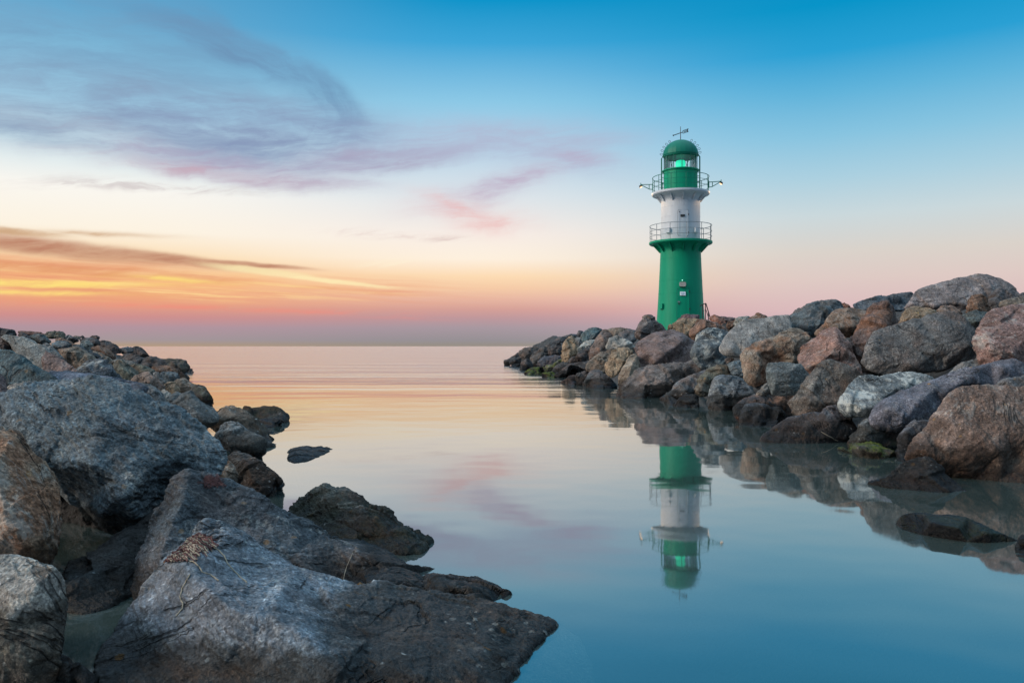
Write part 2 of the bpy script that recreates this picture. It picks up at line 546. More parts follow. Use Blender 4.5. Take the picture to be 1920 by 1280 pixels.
def paint(name, c, rough=0.35, dirt=0.25, spec=0.5, metal=0.0):
    m, T, b, o = new_mat(name)
    tcn = T.new('ShaderNodeTexCoord')
    v = tcn.outputs['Object']
    mp = T.new('ShaderNodeMapping')
    T.l.new(v, mp.inputs[0])
    mp.inputs['Scale'].default_value = (3.0, 3.0, 0.35)
    n1 = T.noise(mp.outputs[0], 2.2, 6, 0.62)
    n2 = T.noise(v, 9.0, 5, 0.6)
    f = T.m('MULTIPLY', T.mr(n1, 0.35, 0.75), dirt)
    col = T.mix(f, c, tuple(x * 0.62 for x in c))
    col = T.mix(T.m('MULTIPLY', T.mr(n2, 0.55, 0.8), dirt * 0.5), col, tuple(min(1, x * 1.15 + 0.015) for x in c))
    T.l.new(col, b.inputs['Base Color'])
    T.put(b.inputs['Roughness'], T.m('ADD', rough, T.m('MULTIPLY', n2, 0.18)))
    b.inputs['Specular IOR Level'].default_value = spec
    b.inputs['Metallic'].default_value = metal
    return m


M_GREEN = paint("green_paint", (0.0, 0.25, 0.135), 0.4, 0.3, spec=0.2)
M_DGREEN = paint("dark_green_paint", (0.0, 0.15, 0.10), 0.42, 0.3, spec=0.25)
M_WHITE = paint("white_paint", (0.46, 0.50, 0.54), 0.4, 0.18)
M_STEEL = paint("grey_steel", (0.20, 0.23, 0.25), 0.4, 0.3, metal=0.3)
M_BLACK = paint("black_metal", (0.018, 0.02, 0.022), 0.5, 0.2)
M_GREYBOX = paint("grey_box", (0.34, 0.33, 0.30), 0.5, 0.2)
M_SIGN = paint("sign_white", (0.72, 0.80, 0.86), 0.4, 0.05)
M_INK = paint("sign_ink", (0.30, 0.40, 0.48), 0.6, 0.0)
M_CONC = paint("concrete", (0.25, 0.24, 0.225), 0.8, 0.5)
M_WEED = paint("dry_seaweed", (0.10, 0.035, 0.03), 0.7, 0.6)
M_STRAW = paint("dry_stem", (0.30, 0.25, 0.18), 0.7, 0.4)
M_DEADWEED = paint("dead_weed", (0.075, 0.055, 0.045), 0.8, 0.6)
M_MOSS = paint("green_weed", (0.10, 0.13, 0.012), 0.8, 0.6)


def emit(name, c, s):
    m, T, b, o = new_mat(name)
    b.inputs['Base Color'].default_value = (*c, 1)
    b.inputs['Emission Color'].default_value = (*c, 1)
    b.inputs['Emission Strength'].default_value = s
    return m


M_LENS = emit("green_lens", (0.02, 0.62, 0.36), 1.2)
M_CORE = emit("green_lamp", (0.30, 1.0, 0.7), 3.5)
M_BULB = emit("warm_bulb", (1.0, 0.62, 0.32), 1.8)


def glass_material():
    m, T, b, o = new_mat("lantern_glass")
    T.n.remove(b)
    tr = T.new('ShaderNodeBsdfTransparent')
    tr.inputs[0].default_value = (0.96, 0.98, 0.97, 1)
    gl = T.new('ShaderNodeBsdfGlossy')
    gl.inputs['Roughness'].default_value = 0.03
    lw = T.new('ShaderNodeFresnel')
    lw.inputs[0].default_value = 1.5
    mx = T.new('ShaderNodeMixShader')
    T.l.new(T.m('MULTIPLY', lw.outputs[0], 0.8), mx.inputs[0])
    T.l.new(tr.outputs[0], mx.inputs[1])
    T.l.new(gl.outputs[0], mx.inputs[2])
    T.l.new(mx.outputs[0], o.inputs[0])
    return m


M_GLASS = glass_material()


def water_material():
    m, T, b, o = new_mat("water")
    T.n.remove(b)
    geo = T.new('ShaderNodeNewGeometry')
    sp = T.new('ShaderNodeSeparateXYZ')
    T.l.new(geo.outputs['Position'], sp.inputs[0])
    px, py = sp.outputs[0], sp.outputs[1]
    # sheltered between the breakwaters, rippled outside their mouth
    openw = T.mr(py, 9.0, 34.0)
    far = T.mr(py, 60.0, 400.0)
    v1 = T.comb(T.m('MULTIPLY', px, 0.45), T.m('MULTIPLY', py, 1.3), 0.0)
    n1 = T.noise(v1, 1.0, 4, 0.55)
    v2 = T.comb(T.m('MULTIPLY', px, 0.05), T.m('MULTIPLY', py, 0.22), 3.0)
    n2 = T.noise(v2, 1.0, 3, 0.5)
    v3 = T.comb(T.m('MULTIPLY', px, 0.9), T.m('MULTIPLY', py, 1.1), 7.0)
    n3 = T.noise(v3, 1.0, 2, 0.5)
    h = T.m('ADD', T.m('MULTIPLY', n1, T.m('MULTIPLY', openw, 0.040)), T.m('MULTIPLY', n2, T.m('MULTIPLY', openw, 0.24)))
    h = T.m('ADD', h, T.m('MULTIPLY', n3, 0.0045))
    bp = T.new('ShaderNodeBump')
    bp.inputs['Strength'].default_value = 1.0
    bp.inputs['Distance'].default_value = 1.0
    T.l.new(h, bp.inputs['Height'])
    gl = T.new('ShaderNodeBsdfGlossy')
    gl.inputs[0].default_value = (0.97, 0.97, 0.97, 1)
    T.put(gl.inputs['Roughness'], T.m('ADD', 0.034, T.m('MULTIPLY', openw, 0.10)))
    T.l.new(bp.outputs[0], gl.inputs['Normal'])
    df = T.new('ShaderNodeBsdfDiffuse')
    df.inputs[0].default_value = (0.088, 0.128, 0.116, 1)
    tr = T.new('ShaderNodeBsdfTransparent')
    under = T.new('ShaderNodeMixShader')
    under.inputs[0].default_value = 0.55
    T.l.new(df.outputs[0], under.inputs[1])
    T.l.new(tr.outputs[0], under.inputs[2])
    fr = T.new('ShaderNodeFresnel')
    fr.inputs[0].default_value = 1.9
    T.l.new(bp.outputs[0], fr.inputs['Normal'])
    mx = T.new('ShaderNodeMixShader')
    T.l.new(T.m('ADD', T.m('MULTIPLY', fr.outputs[0], 0.81), 0.21, clamp=True), mx.inputs[0])
    T.l.new(under.outputs[0], mx.inputs[1])
    T.l.new(gl.outputs[0], mx.inputs[2])
    T.l.new(mx.outputs[0], o.inputs[0])
    ab = T.new('ShaderNodeVolumeAbsorption')
    ab.inputs['Color'].default_value = (0.30, 0.62, 0.55, 1)
    ab.inputs['Density'].default_value = 3.0
    T.l.new(ab.outputs[0], o.inputs['Volume'])
    return m


# ------------------------------------------------------------------ the setting: sea, sea bed, cores of the breakwaters
def ground_mat(name, c, scale):
    m, T, b, o = new_mat(name)
    tcn = T.new('ShaderNodeTexCoord')
    n = T.noise(tcn.outputs['Object'], scale, 8, 0.65)
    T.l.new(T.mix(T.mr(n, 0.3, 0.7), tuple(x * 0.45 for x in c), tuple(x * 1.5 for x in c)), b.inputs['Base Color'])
    b.inputs['Roughness'].default_value = 0.9
    bp = T.new('ShaderNodeBump')
    bp.inputs['Strength'].default_value = 0.8
    bp.inputs['Distance'].default_value = 0.1
    T.l.new(n, bp.inputs['Height'])
    T.l.new(bp.outputs[0], b.inputs['Normal'])
    return m


mb = MB()
mb.box((0, 15000, -1.5), (40000, 40000, 3.0))
water = tag(mb.build('water', water_material()), kind='structure')
mb = MB()
mb.box((0, 15000, -1.9), (39000, 39000, 0.2))
tag(mb.build('seabed', ground_mat("bed_mud", (0.05, 0.06, 0.05), 2.0)), kind='structure')


def edge_right(d):
    return 2.72 - 0.11 * max(0.0, d - 13.0)


def edge_left(d):
    return -(0.42 * (d - 2.87) - 0.14)


def depth_right(px, py):
    u, w = (px - 960) / FOC, (HY - py) / FOC
    d = 4.0
    while d < 42:
        z = CAMZ + w * d
        if z < 0.62 * (u * d - edge_right(d)):
            return d
        d += 0.05
    return 42.0


def rubble(x, y, rs, cell=0.55):
    """heights of a bed of broken stones: jittered cells, each with its own tilted cap"""
    T = rs.uniform(-1, 1, (64, 64, 6))
    ix, iy = np.floor(x / cell).astype(int), np.floor(y / cell).astype(int)
    best = np.full(x.shape, -9.0)
    for a in (-1, 0, 1):
        for c in (-1, 0, 1):
            t = T[(ix + a) % 64, (iy + c) % 64]
            cx = (ix + a + 0.5 + 0.38 * t[:, 0]) * cell
            cy = (iy + c + 0.5 + 0.38 * t[:, 1]) * cell
            dx, dy = x - cx, y - cy
            r = np.maximum(np.abs(dx * (1 + .3 * t[:, 2]) + dy * .4 * t[:, 3]), np.abs(dy * (1 - .3 * t[:, 2]) - dx * .4 * t[:, 3])) / (0.62 * cell)
            h = 0.17 + 0.10 * t[:, 4] + 0.35 * (dx * t[:, 5] + dy * t[:, 3]) - 0.30 * np.maximum(r - 0.55, 0) ** 1.3
            best = np.maximum(best, h)
    return np.maximum(best, 0.0)


def core(name, side, nx=240, ny=420):
    vs, fs = [], []
    rs = np.random.RandomState(5 if side > 0 else 6)
    for j in range(ny + 1):
        y = (2.0 if side > 0 else 1.5) + (60.0 if side > 0 else 45.0) * (j / ny) ** 1.4
        for i in range(nx + 1):
            t = 16.0 * i / nx - 1.2
            if side > 0:
                x = edge_right(y) + t
                z = min(1.42, 0.58 * t - 0.98)
                if y > 40: z = min(z, 0.6 * (14 - 0.9 * abs(y - 48)) )
                if y > 50: z = min(z, 1.9 - 0.5 * (y - 52))
            else:
                x = edge_left(y) - t
                z = min(0.80, 0.40 * t - 1.02)
                if y > 30: z = min(z, 0.75 - 0.20 * (y - 30))
                if y < 6: z = min(z, -0.62 + 0.30 * max(0, y - 3.6))
            vs.append((x, y, max(z, -2.0)))
    for j in range(ny):
        for i in range(nx):
            a = j * (nx + 1) + i
            fs.append((a, a + 1, a + nx + 2, a + nx + 1))
    va = np.array(vs)
    va[:, 2] += rubble(va[:, 0] + 40, va[:, 1], rs) - 0.06 + 0.02 * perlin(va * 7.0)
    vs = va
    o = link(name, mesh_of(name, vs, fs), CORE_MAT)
    return tag(o, kind='structure')


CORE_MAT = ground_mat("rubble", (0.040, 0.039, 0.037), 9.0)  # base colour kept dark so the gaps between boulders look shaded
core('terrain', +1)
core('terrain', -1)

# ------------------------------------------------------------------ boulders
COLS = {
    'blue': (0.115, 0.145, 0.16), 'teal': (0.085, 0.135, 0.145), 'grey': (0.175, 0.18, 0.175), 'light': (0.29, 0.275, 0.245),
    'dark': (0.050, 0.052, 0.055), 'black': (0.024, 0.026, 0.028), 'tan': (0.30, 0.22, 0.145), 'brown': (0.19, 0.115, 0.08),
    'red': (0.28, 0.135, 0.095), 'mauve': (0.155, 0.115, 0.11), 'rose': (0.26, 0.19, 0.155), 'slate': (0.088, 0.102, 0.112),
    'olive': (0.125, 0.125, 0.10), 'warm': (0.20, 0.165, 0.13), 'pale': (0.33, 0.33, 0.30),
}
VIEWS = {
    'P': (0, 0, 1.0), 'A': (0, 600, 6.4), 'B': (180, 640, 6.4), 'C': (300, 720, 5.3333), 'D': (930, 590, 8.0),
    'E': (1140, 570, 6.4), 'F': (1380, 540, 6.4), 'G': (1620, 500, 6.4), 'H': (1380, 680, 5.3333), 'I': (1280, 700, 3.0),
    'J': (0, 850, 2.977), 'K': (440, 850, 2.977), 'L': (0, 600, 3.0), 'M': (920, 480, 4.0), 'N': (1300, 480, 3.097),
}
G_R = 'boulders of the lighthouse breakwater'
G_L = 'boulders of the near breakwater'
ROCKS = []


def unproj(px, py, d):
    return np.array(((px - 960) / FOC * d, d, CAMZ + (HY - py) / FOC * d))


def proj(p):
    return (960 + FOC * p[0] / p[1], HY - FOC * (p[2] - CAMZ) / p[1])


def water_d(py):
    return CAMZ * FOC / (py - HY)


def rock(view, pts, label, c='grey', d=None, wl=False, inr=None, lean=0.55, th=0.75, facets=9, rough=1.0, smooth=1,
         name='boulder', cat='boulder', dd=0.0, strata=None, chip=1.0, **att):
    ox, oy, s = VIEWS[view]
    P = []
    for p in pts:
        q = [ox + p[0] / s, oy + p[1] / s, None, False]
        if len(p) > 2:
            if p[2] == 'w':
                q[3] = True
            else:
                q[2] = float(p[2])
        P.append(q)
    I = []
    for p in (inr or []):
        I.append((ox + p[0] / s, oy + p[1] / s, p[2], len(p) > 3))
    ROCKS.append(dict(P=P, I=I, auto=inr is None, label=label, c=c, d=d, wl=wl, lean=lean, th=th, facets=facets, rough=rough,
                      smooth=smooth, name=name, cat=cat, side=(G_R if P[0][0] > 930 else G_L), dd=dd, strata=strata, chip=chip, att=att))
    g = {'A': 1.16, 'B': 1.14, 'D': 1.10, 'M': 1.06, 'E': 1.05, 'F': 1.04, 'G': 1.04, 'N': 1.03, 'H': 1.04, 'C': 1.03}.get(view, 1.0)
    mx = sum(p[0] for p in P) / len(P)
    my = min(p[1] for p in P)
    for p in P:
        if not p[3] and not wl:
            p[0] = mx + (p[0] - mx) * g
            p[1] = my + (p[1] - my) * g
    if view in 'AB':
        ROCKS[-1]['dim'] = 0.72


def inside(x, y, poly):
    r = False
    n = len(poly)
    for i in range(n):
        x1, y1 = poly[i][0], poly[i][1]
        x2, y2 = poly[i - 1][0], poly[i - 1][1]
        if (y1 > y) != (y2 > y) and x < (x2 - x1) * (y - y1) / (y2 - y1) + x1:
            r = not r
    return r


def rock_base(k, R):
    rng = random.Random(1000 + k * 7)
    P = R['P']
    xs = [p[0] for p in P]
    ys = [p[1] for p in P]
    x0, x1, y0, y1 = min(xs), max(xs), min(ys), max(ys)
    Wd, Ht = x1 - x0, y1 - y0
    area = abs(sum(P[i - 1][0] * P[i][1] - P[i][0] * P[i - 1][1] for i in range(len(P)))) / 2
    if R['wl']:
        for p in P:
            if p[1] > y1 - 0.13 * Ht:
                p[3] = True
    wet = [p for p in P if p[3]]
    if R['d'] is not None:
        d0 = R['d']
    elif wet:
        d0 = sum(water_d(p[1]) for p in wet) / len(wet)
    else:
        d0 = depth_right((x0 + x1) / 2, y0 + 0.72 * Ht)
    d0 += R['dd']
    m = d0 / FOC
    size = math.sqrt(area) * m

    def plane(y):
        return d0 + R['lean'] * (y1 - y) * m
    for p in P:
        if p[2] is None:
            p[2] = water_d(p[1]) if p[3] else plane(p[1])
    cx, cy = sum(xs) / len(xs), sum(ys) / len(ys)
    # run the outline on under the water
    poly, inner = [], []
    n = len(P)
    if wet and len(wet) < n:
        st = next(i for i in range(n) if P[i][3] and not P[i - 1][3])
        Q = P[st:] + P[:st]
        i = 0
        while i < n:
            if not Q[i][3]:
                poly.append((Q[i][0], Q[i][1], Q[i][2]))
                i += 1
                continue
            j = i
            while j < n and Q[j][3]:
                j += 1
            run = Q[i:j]
            poly.append((run[0][0], run[0][1], run[0][2]))
            for r in run:
                w = unproj(r[0], r[1], r[2])
                w[2] = -0.16 - 0.25 * size
                w[1] -= 0.06 + 0.10 * size
                a = proj(w)
                xx = a[0] + (cx - a[0]) * (0.10 if len(run) > 1 else 0.0)
                poly.append((xx, a[1], w[1]))
            if len(run) > 1:
                poly.append((run[-1][0], run[-1][1], run[-1][2]))
            for r in run[1:-1]:
                inner.append((r[0], r[1], r[2]))
            i = j
    else:
        poly = [(p[0], p[1], p[2]) for p in P]
    if R['auto']:
        for (fx, fy, h) in ((-0.12, -0.16, 0.26), (0.14, 0.02, 0.34), (-0.10, 0.16, 0.30), (0.05, 0.28, 0.20)):
            qx = cx + (fx + rng.uniform(-.09, .09)) * Wd
            qy = cy + (fy + rng.uniform(-.07, .07)) * Ht
            if inside(qx, qy, P):
                inner.append((qx, qy, plane(qy) - (h + rng.uniform(-.07, .07)) * size * (0.45 if wet and fy > 0.1 else 1)))
    else:
        for (qx, qy, h, ab) in R['I']:
            inner.append((qx, qy, h if ab else plane(qy) - h * size))
    # front surface
    npoly = len(poly)
    allv = poly + inner
    co, ed, fa, ov, oe, of = delaunay_2d_cdt([Vector((v[0], v[1])) for v in allv], [], [list(range(npoly))], 1, 1e-4)
    V = []
    for q, orig in zip(co, ov):
        if orig:
            dep = allv[orig[0]][2]
        else:
            near = min(allv, key=lambda v: (v[0] - q.x) ** 2 + (v[1] - q.y) ** 2)
            dep = near[2]
        V.append((q.x, q.y, dep))
    F = [tuple(f) for f in fa]
    # boundary loop edges
    cnt = {}
    for f in F:
        for i in range(len(f)):
            e = (f[i], f[(i + 1) % len(f)])
            cnt[e] = cnt.get(e, 0) + 1
    bound = [e for e in cnt if (e[1], e[0]) not in cnt]
    nf = len(V)
    verts = [unproj(*v) for v in V]
    back = []
    bcx, bcy = sum(v[0] for v in V) / nf, sum(v[1] for v in V) / nf
    dmean = sum(v[2] for v in V) / nf
    for v in V:
        sc = 0.80
        back.append(unproj(bcx + (v[0] - bcx) * sc, bcy + (v[1] - bcy) * sc, max(v[2] * 0.4 + dmean * 0.6, v[2] + 0.12 * size) + R['th'] * size))
    verts += back
    faces = list(F) + [tuple(i + nf for i in reversed(f)) for f in F]
    for a, b in bound:
        faces.append((b, a, a + nf, b + nf))
    verts = np.array(verts)
    org = np.array((verts[:, 0].mean(), verts[:, 1].mean(), max(verts[:, 2].min(), -0.3)))
    me = mesh_of('boulder', verts - org, faces)
    ext = (verts.max(0) - verts.min(0)).max()
    px = 2.1 * dmean / FOC
    vox = max(px, ext / 330.0)
    vox = min(vox, ext / 64.0)
    o = bpy.data.objects.new(R['name'], me)
    o.location = org
    COL.objects.link(o)
    md = o.modifiers.new('r', 'REMESH')
    md.mode = 'VOXEL'
    md.voxel_size = vox
    R['size'] = size
    R['vox'] = vox
    R['obj'] = o
    return o


def chips(q, rs, K, slope, lim):
    """piecewise planar offsets: each patch of the stone broken along its own plane"""
    s = q[rs.randint(0, len(q), K)] + rs.normal(size=(K, 3)) * 0.03
    g = rs.normal(size=(K, 3)) * slope
    o = rs.normal(size=K) * lim * 0.45
    best = np.full(len(q), 1e9, np.float32)
    idx = np.zeros(len(q), np.int32)
    for k in range(K):
        d = ((q - s[k]) ** 2).sum(1)
        m = d < best
        best[m] = d[m]
        idx[m] = k
    return np.clip(((q - s[idx]) * g[idx]).sum(1) + o[idx], -lim, lim)


def smooth_verts(co, edges, it):
    n = len(co)
    deg = np.bincount(edges.ravel(), minlength=n).astype(np.float32)[:, None]
    deg[deg == 0] = 1
    for _ in range(it):
        acc = np.zeros_like(co)
        for c in range(3):
            acc[:, c] = np.bincount(edges[:, 0], weights=co[edges[:, 1], c], minlength=n) + np.bincount(edges[:, 1], weights=co[edges[:, 0], c], minlength=n)
        co = 0.35 * co + 0.65 * acc / deg
    return co


def rock_finish(k, R, dg):
    o = R['obj']
    me = bpy.data.meshes.new_from_object(o.evaluated_get(dg))
    o.modifiers.clear()
    old = o.data
    o.data = me
    bpy.data.meshes.remove(old)
    me.name = 'boulder'
    n = len(me.vertices)
    co = np.empty(n * 3, np.float32)
    me.vertices.foreach_get('co', co)
    co = co.reshape(-1, 3)
    ed = np.empty(len(me.edges) * 2, np.int32)
    me.edges.foreach_get('vertices', ed)
    ed = ed.reshape(-1, 2)
    co = smooth_verts(co, ed, R['smooth'])
    size = R['size']
    rs = np.random.RandomState(300 + k)
    q0 = co / max(size, 0.05) + rs.uniform(0, 90, 3)
    lump = 0.05 * fbm(q0 * 1.6, 2)
    ctr = co.mean(0)
    dirn = co - ctr
    dirn /= np.linalg.norm(dirn, axis=1)[:, None] + 1e-6
    co = co + dirn * (lump * size * (0.12 if R['chip'] < 0.5 else 0.5 if R['facets'] < 2 else 1.0))[:, None]
    # fracture planes that look toward the open side
    for kk in range(R['facets']):
        nn = rs.normal(size=3)
        nn = np.array((nn[0] * 0.75, -0.75, nn[2] * 0.7 + 0.12))
        nn /= np.linalg.norm(nn)
        dv = co @ nn
        c = max(np.quantile(dv, rs.uniform(0.80, 0.95)), dv.max() - rs.uniform(0.08, 0.20) * size)
        ex = np.maximum(dv - c, 0)
        co = co - ex[:, None] * nn[None, :] * 0.97
    # corners broken off straight
    for kk in range(0 if R['chip'] < 0.5 else 8 if R['facets'] >= 1 else 3):
        a = rs.uniform(0, 2 * PI)
        nn = np.array((math.cos(a), rs.uniform(-0.45, 0.1), math.sin(a)))
        nn /= np.linalg.norm(nn)
        dv = co @ nn
        c = dv.max() - rs.uniform(0.03, 0.085) * size
        ex = np.maximum(dv - c, 0)
        co = co - ex[:, None] * nn[None, :] * 0.97
    co = smooth_verts(co, ed, 1).astype(np.float32)
    me.vertices.foreach_set('co', co.ravel())
    me.update()
    nr = np.empty(n * 3, np.float32)
    me.vertices.foreach_get('normal', nr)
    nr = nr.reshape(-1, 3)
    seed = rs.uniform(0, 90, 3)
    q = co / max(size, 0.05) + seed
    ax = np.array(R['strata'] if R['strata'] is not None else rs.normal(size=3), dtype=np.float64)
    ax /= np.linalg.norm(ax)
    st = 1.0 if R['strata'] is None else 3.2
    qs = q + (q @ ax)[:, None] * ax[None, :] * st
    a = R['rough'] * size
    disp = 0.012 * fbm(q * 2.6, 3) + 0.016 * fbm(qs * 5.2 + 31, 3, 0.55, True) + 0.016 * fbm(qs * 12.0 + 9, 3, 0.55)
    wq = q + 0.05 * np.stack([perlin(q * 4 + 5), perlin(q * 4 + 25), perlin(q * 4 + 45)], 1)
    ch = R['chip']
    disp = disp + ch * (chips(wq, rs, 16, 0.20, 0.045) + chips(wq, rs, 70, 0.17, 0.014))
    if size / R['vox'] > 110:
        disp = disp + max(ch, 0.5) * chips(q + 0.02 * np.stack([perlin(q * 11 + 5), perlin(q * 11 + 25), perlin(q * 11 + 45)], 1), rs, 260, 0.16, 0.0055)
    # ledges: terraced steps along the bedding
    t = (q @ ax) * 7 + 1.6 * fbm(q * 2.4 + 50, 2)
    disp = disp + 0.016 * (np.floor(t) - t + 0.5) * (perlin(q * 1.7 + 70) > 0.02)
    if size / R['vox'] > 60:
        disp = disp + 0.006 * fbm(qs * 34.0 + 3, 2, 0.6)
    co = co + nr * (disp * a + 0.014 * size)[:, None]
    # turn the stone's own axes at random, so that grain and bedding run differently in each
    eu = rs.uniform(-1.2, 1.2, 3)
    o.rotation_euler = eu
    RM = np.array(o.rotation_euler.to_matrix())
    co = co @ RM
    me.vertices.foreach_set('co', co.astype(np.float32).ravel())
    me.polygons.foreach_set('use_smooth', np.ones(len(me.polygons), dtype=bool))
    me.update()
    me.materials.clear()
    me.materials.append(ROCK)
    col = COLS[R['c']] if isinstance(R['c'], str) else R['c']
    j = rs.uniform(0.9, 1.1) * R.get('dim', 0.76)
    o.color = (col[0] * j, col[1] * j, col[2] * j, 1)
    at = dict(rust=0.25, lichen=0.35, moss=0.0, pale=0.0, orange=0.25, tide=0.23)
    at.update(R['att'])
    for kk, vv in at.items():
        o[kk] = float(vv)
    tag(o, R['label'], R['cat'], R['side'])


# ---- the big stones in front of the photographer
rock('P', [(-60, 775), (0, 746), (60, 727), (115, 717), (170, 714), (205, 716), (235, 725), (262, 746), (283, 760), (310, 762), (340, 775), (370, 796),
           (395, 815), (415, 835), (425, 856), (420, 880), (400, 905), (370, 935), (330, 965), (285, 995), (240, 1000), (213, 998), (190, 990), (150, 947),
           (113, 920), (60, 890), (-60, 870)],
     "huge speckled blue-grey boulder with a dark fractured flank, above the black hollow", (0.125, 0.16, 0.178), d=3.75, lean=0.5, th=0.5, facets=2, rough=1.1,
     inr=[(120, 790, .16), (205, 790, .24), (312, 786, .28), (355, 830, .12), (270, 840, .38), (240, 877, .44), (222, 930, .40), (192, 962, .24), (330, 890, .06), (300, 935, .02), (90, 860, .22), (290, 890, .16)],
     lichen=.35, rust=.1, pale=.12, strata=(0.5, 0.1, 0.8), chip=0.42)
rock('P', [(353, 885, 3.52), (376, 892, 3.55), (392, 892, 3.55), (408, 899, 3.56), (427, 902, 3.58), (447, 914, 3.60), (487, 934, 3.62), (520, 954, 3.64), (574, 981, 3.68),
           (605, 998, 3.70), (621, 1010, 3.72), (645, 1009, 3.86), (672, 1010, 3.90), (695, 1021, 3.86), (725, 1038, 3.76), (766, 1068, 3.60), (793, 1074, 3.52), (809, 1072, 3.54), (853, 1081, 3.46),
           (890, 1088, 3.40), (940, 1109, 3.25), (955, 1117, 'w'), (927, 1127, 'w'), (887, 1132, 'w'), (800, 1150, 'w'), (700, 1156, 'w'), (600, 1162, 'w'),
           (400, 1190, 3.0), (300, 1160, 3.02), (258, 1132, 3.08), (250, 1110, 3.12), (250, 1085, 3.2), (252, 1048, 3.26), (270, 1020, 3.3), (290, 985, 3.36), (300, 960, 3.4), (316, 924, 3.44), (329, 895, 3.5)],
     "dark ridged boulder with a long flat tongue running into the water", 'slate', th=0.45, facets=0, rough=0.8,
     inr=[(345, 935, 3.34, 'a'), (322, 980, 3.24, 'a'), (400, 960, 3.42, 'a'), (300, 1040, 3.12, 'a'), (470, 1000, 3.38, 'a'), (560, 1040, 3.36, 'a'), (622, 1020, 3.50, 'a'), (664, 1040, 3.44, 'a'), (720, 1062, 3.42, 'a'), (766, 1076, 3.38, 'a'), (640, 1090, 3.30, 'a'),
          (730, 1100, 3.12, 'a'), (830, 1100, 3.10, 'a'), (890, 1108, 3.10, 'a'), (420, 1060, 3.22, 'a')], rust=.2, lichen=.15, strata=(0.4, 0.0, 0.9), tide=0.1, chip=0.4)
rock('P', [(386, 979, 3.02), (403, 983, 3.03), (437, 996, 3.04), (477, 1020, 3.03), (524, 1045, 3.02), (551, 1062, 3.0), (605, 1078, 3.0), (641, 1090, 3.0), (668, 1099, 3.0),
           (715, 1095, 3.04), (742, 1100, 3.05), (793, 1109, 3.05), (843, 1119, 3.04), (903, 1125, 3.03), (944, 1136, 2.98), (977, 1147, 2.94), (1011, 1161, 2.89), (1040, 1171, 'w'),
           (1012, 1190, 'w'), (994, 1211, 'w'), (964, 1230, 'w'), (947, 1252, 'w'), (940, 1285, 'w'), (925, 1330, 'w'), (700, 1345, 2.14), (400, 1360, 2.20), (195, 1350, 2.22), (183, 1278, 2.34), (178, 1256, 2.39),
           (185, 1236, 2.44), (215, 1196, 2.54), (255, 1139, 2.66), (282, 1095, 2.76), (302, 1068, 2.82), (336, 1025, 2.93), (366, 1000, 3.0)],
     "large wedge-shaped grey boulder topped with dried red seaweed, filling the front", (0.185, 0.22, 0.25), th=0.35, facets=0, rough=0.62,
     inr=[(326, 1050, 2.74, 'a'), (358, 1078, 2.60, 'a'), (403, 1119, 2.44, 'a'), (460, 1155, 2.37, 'a'), (504, 1160, 2.37, 'a'), (551, 1186, 2.33, 'a'), (611, 1240, 2.27, 'a'), (668, 1236, 2.32, 'a'), (740, 1238, 2.32, 'a'),
          (793, 1270, 2.24, 'a'), (470, 1080, 2.80, 'a'), (600, 1130, 2.78, 'a'), (720, 1160, 2.76, 'a'), (830, 1190, 2.58, 'a'), (900, 1230, 2.42, 'a'), (880, 1170, 2.70, 'a'),
          (300, 1140, 2.56, 'a'), (360, 1180, 2.43, 'a'), (270, 1240, 2.41, 'a'), (420, 1250, 2.35, 'a'), (520, 1280, 2.28, 'a')], rust=.15, lichen=1.0, orange=1.0, strata=(0.55, 0.2, 0.8), tide=0.115, chip=0.3)
rock('P', [(304, 949, 3.62), (255, 974, 3.60), (215, 998, 3.56), (168, 1031, 3.48), (134, 1058, 3.42), (116, 1082, 3.25), (119, 1115, 3.06), (117, 1153, 'w'), (170, 1146, 'w'), (222, 1136, 'w'), (256, 1118, 'w'),
           (330, 1100, 3.4), (350, 1000, 3.6), (330, 950, 3.64)],
     "dark slanting slab in the gap below the speckled boulder, over the green pool", 'slate', th=0.4, facets=3, rough=0.9,
     inr=[(230, 1030, 3.36, 'a'), (180, 1080, 3.2, 'a'), (260, 1060, 3.35, 'a')], rust=.15, lichen=.1, strata=(0.5, 0.2, 0.8))
rock('P', [(-60, 795), (0, 803), (30, 813), (60, 838), (85, 867), (100, 890), (106, 920), (106, 960), (103, 1010), (97, 1045), (85, 1068), (60, 1090), (-60, 1120)],
     "rusty brown boulder with an orange and white top at the frame's edge", (0.27, 0.18, 0.12), d=3.1, lean=0.35, th=0.8, facets=4, rough=1.0,
     inr=[(0, 885, .34), (45, 897, .36), (76, 912, .28), (20, 980, .36), (65, 1000, .26), (-20, 840, .12), (40, 850, .16)], rust=.9, lichen=.7, pale=.35, chip=0.5)
rock('P', [(-60, 1030), (0, 1034), (27, 1037), (50, 1045), (74, 1061), (97, 1067), (111, 1084), (117, 1105), (121, 1136), (116, 1159), (111, 1186), (107, 1226), (106, 1280), (104, 1350), (-60, 1350)],
     "pale granular granite block in the lower corner, flat face to the viewer", 'light', d=2.3, lean=0.18, th=0.8, facets=3, rough=0.75,
     inr=[(30, 1075, .14), (85, 1095, .14), (95, 1200, .16), (0, 1180, .22), (50, 1250, .2)], rust=.2, lichen=.3, chip=0.5)
rock('P', [(100, 1222), (128, 1226), (151, 1248), (171, 1266), (186, 1282, 'w'), (190, 1330, 'w'), (100, 1340, 'w'), (80, 1260)],
     "small wet slate stone wedged at the bottom between granite block and wedge boulder", 'slate', lean=0.9, rust=.1, rough=1.0)
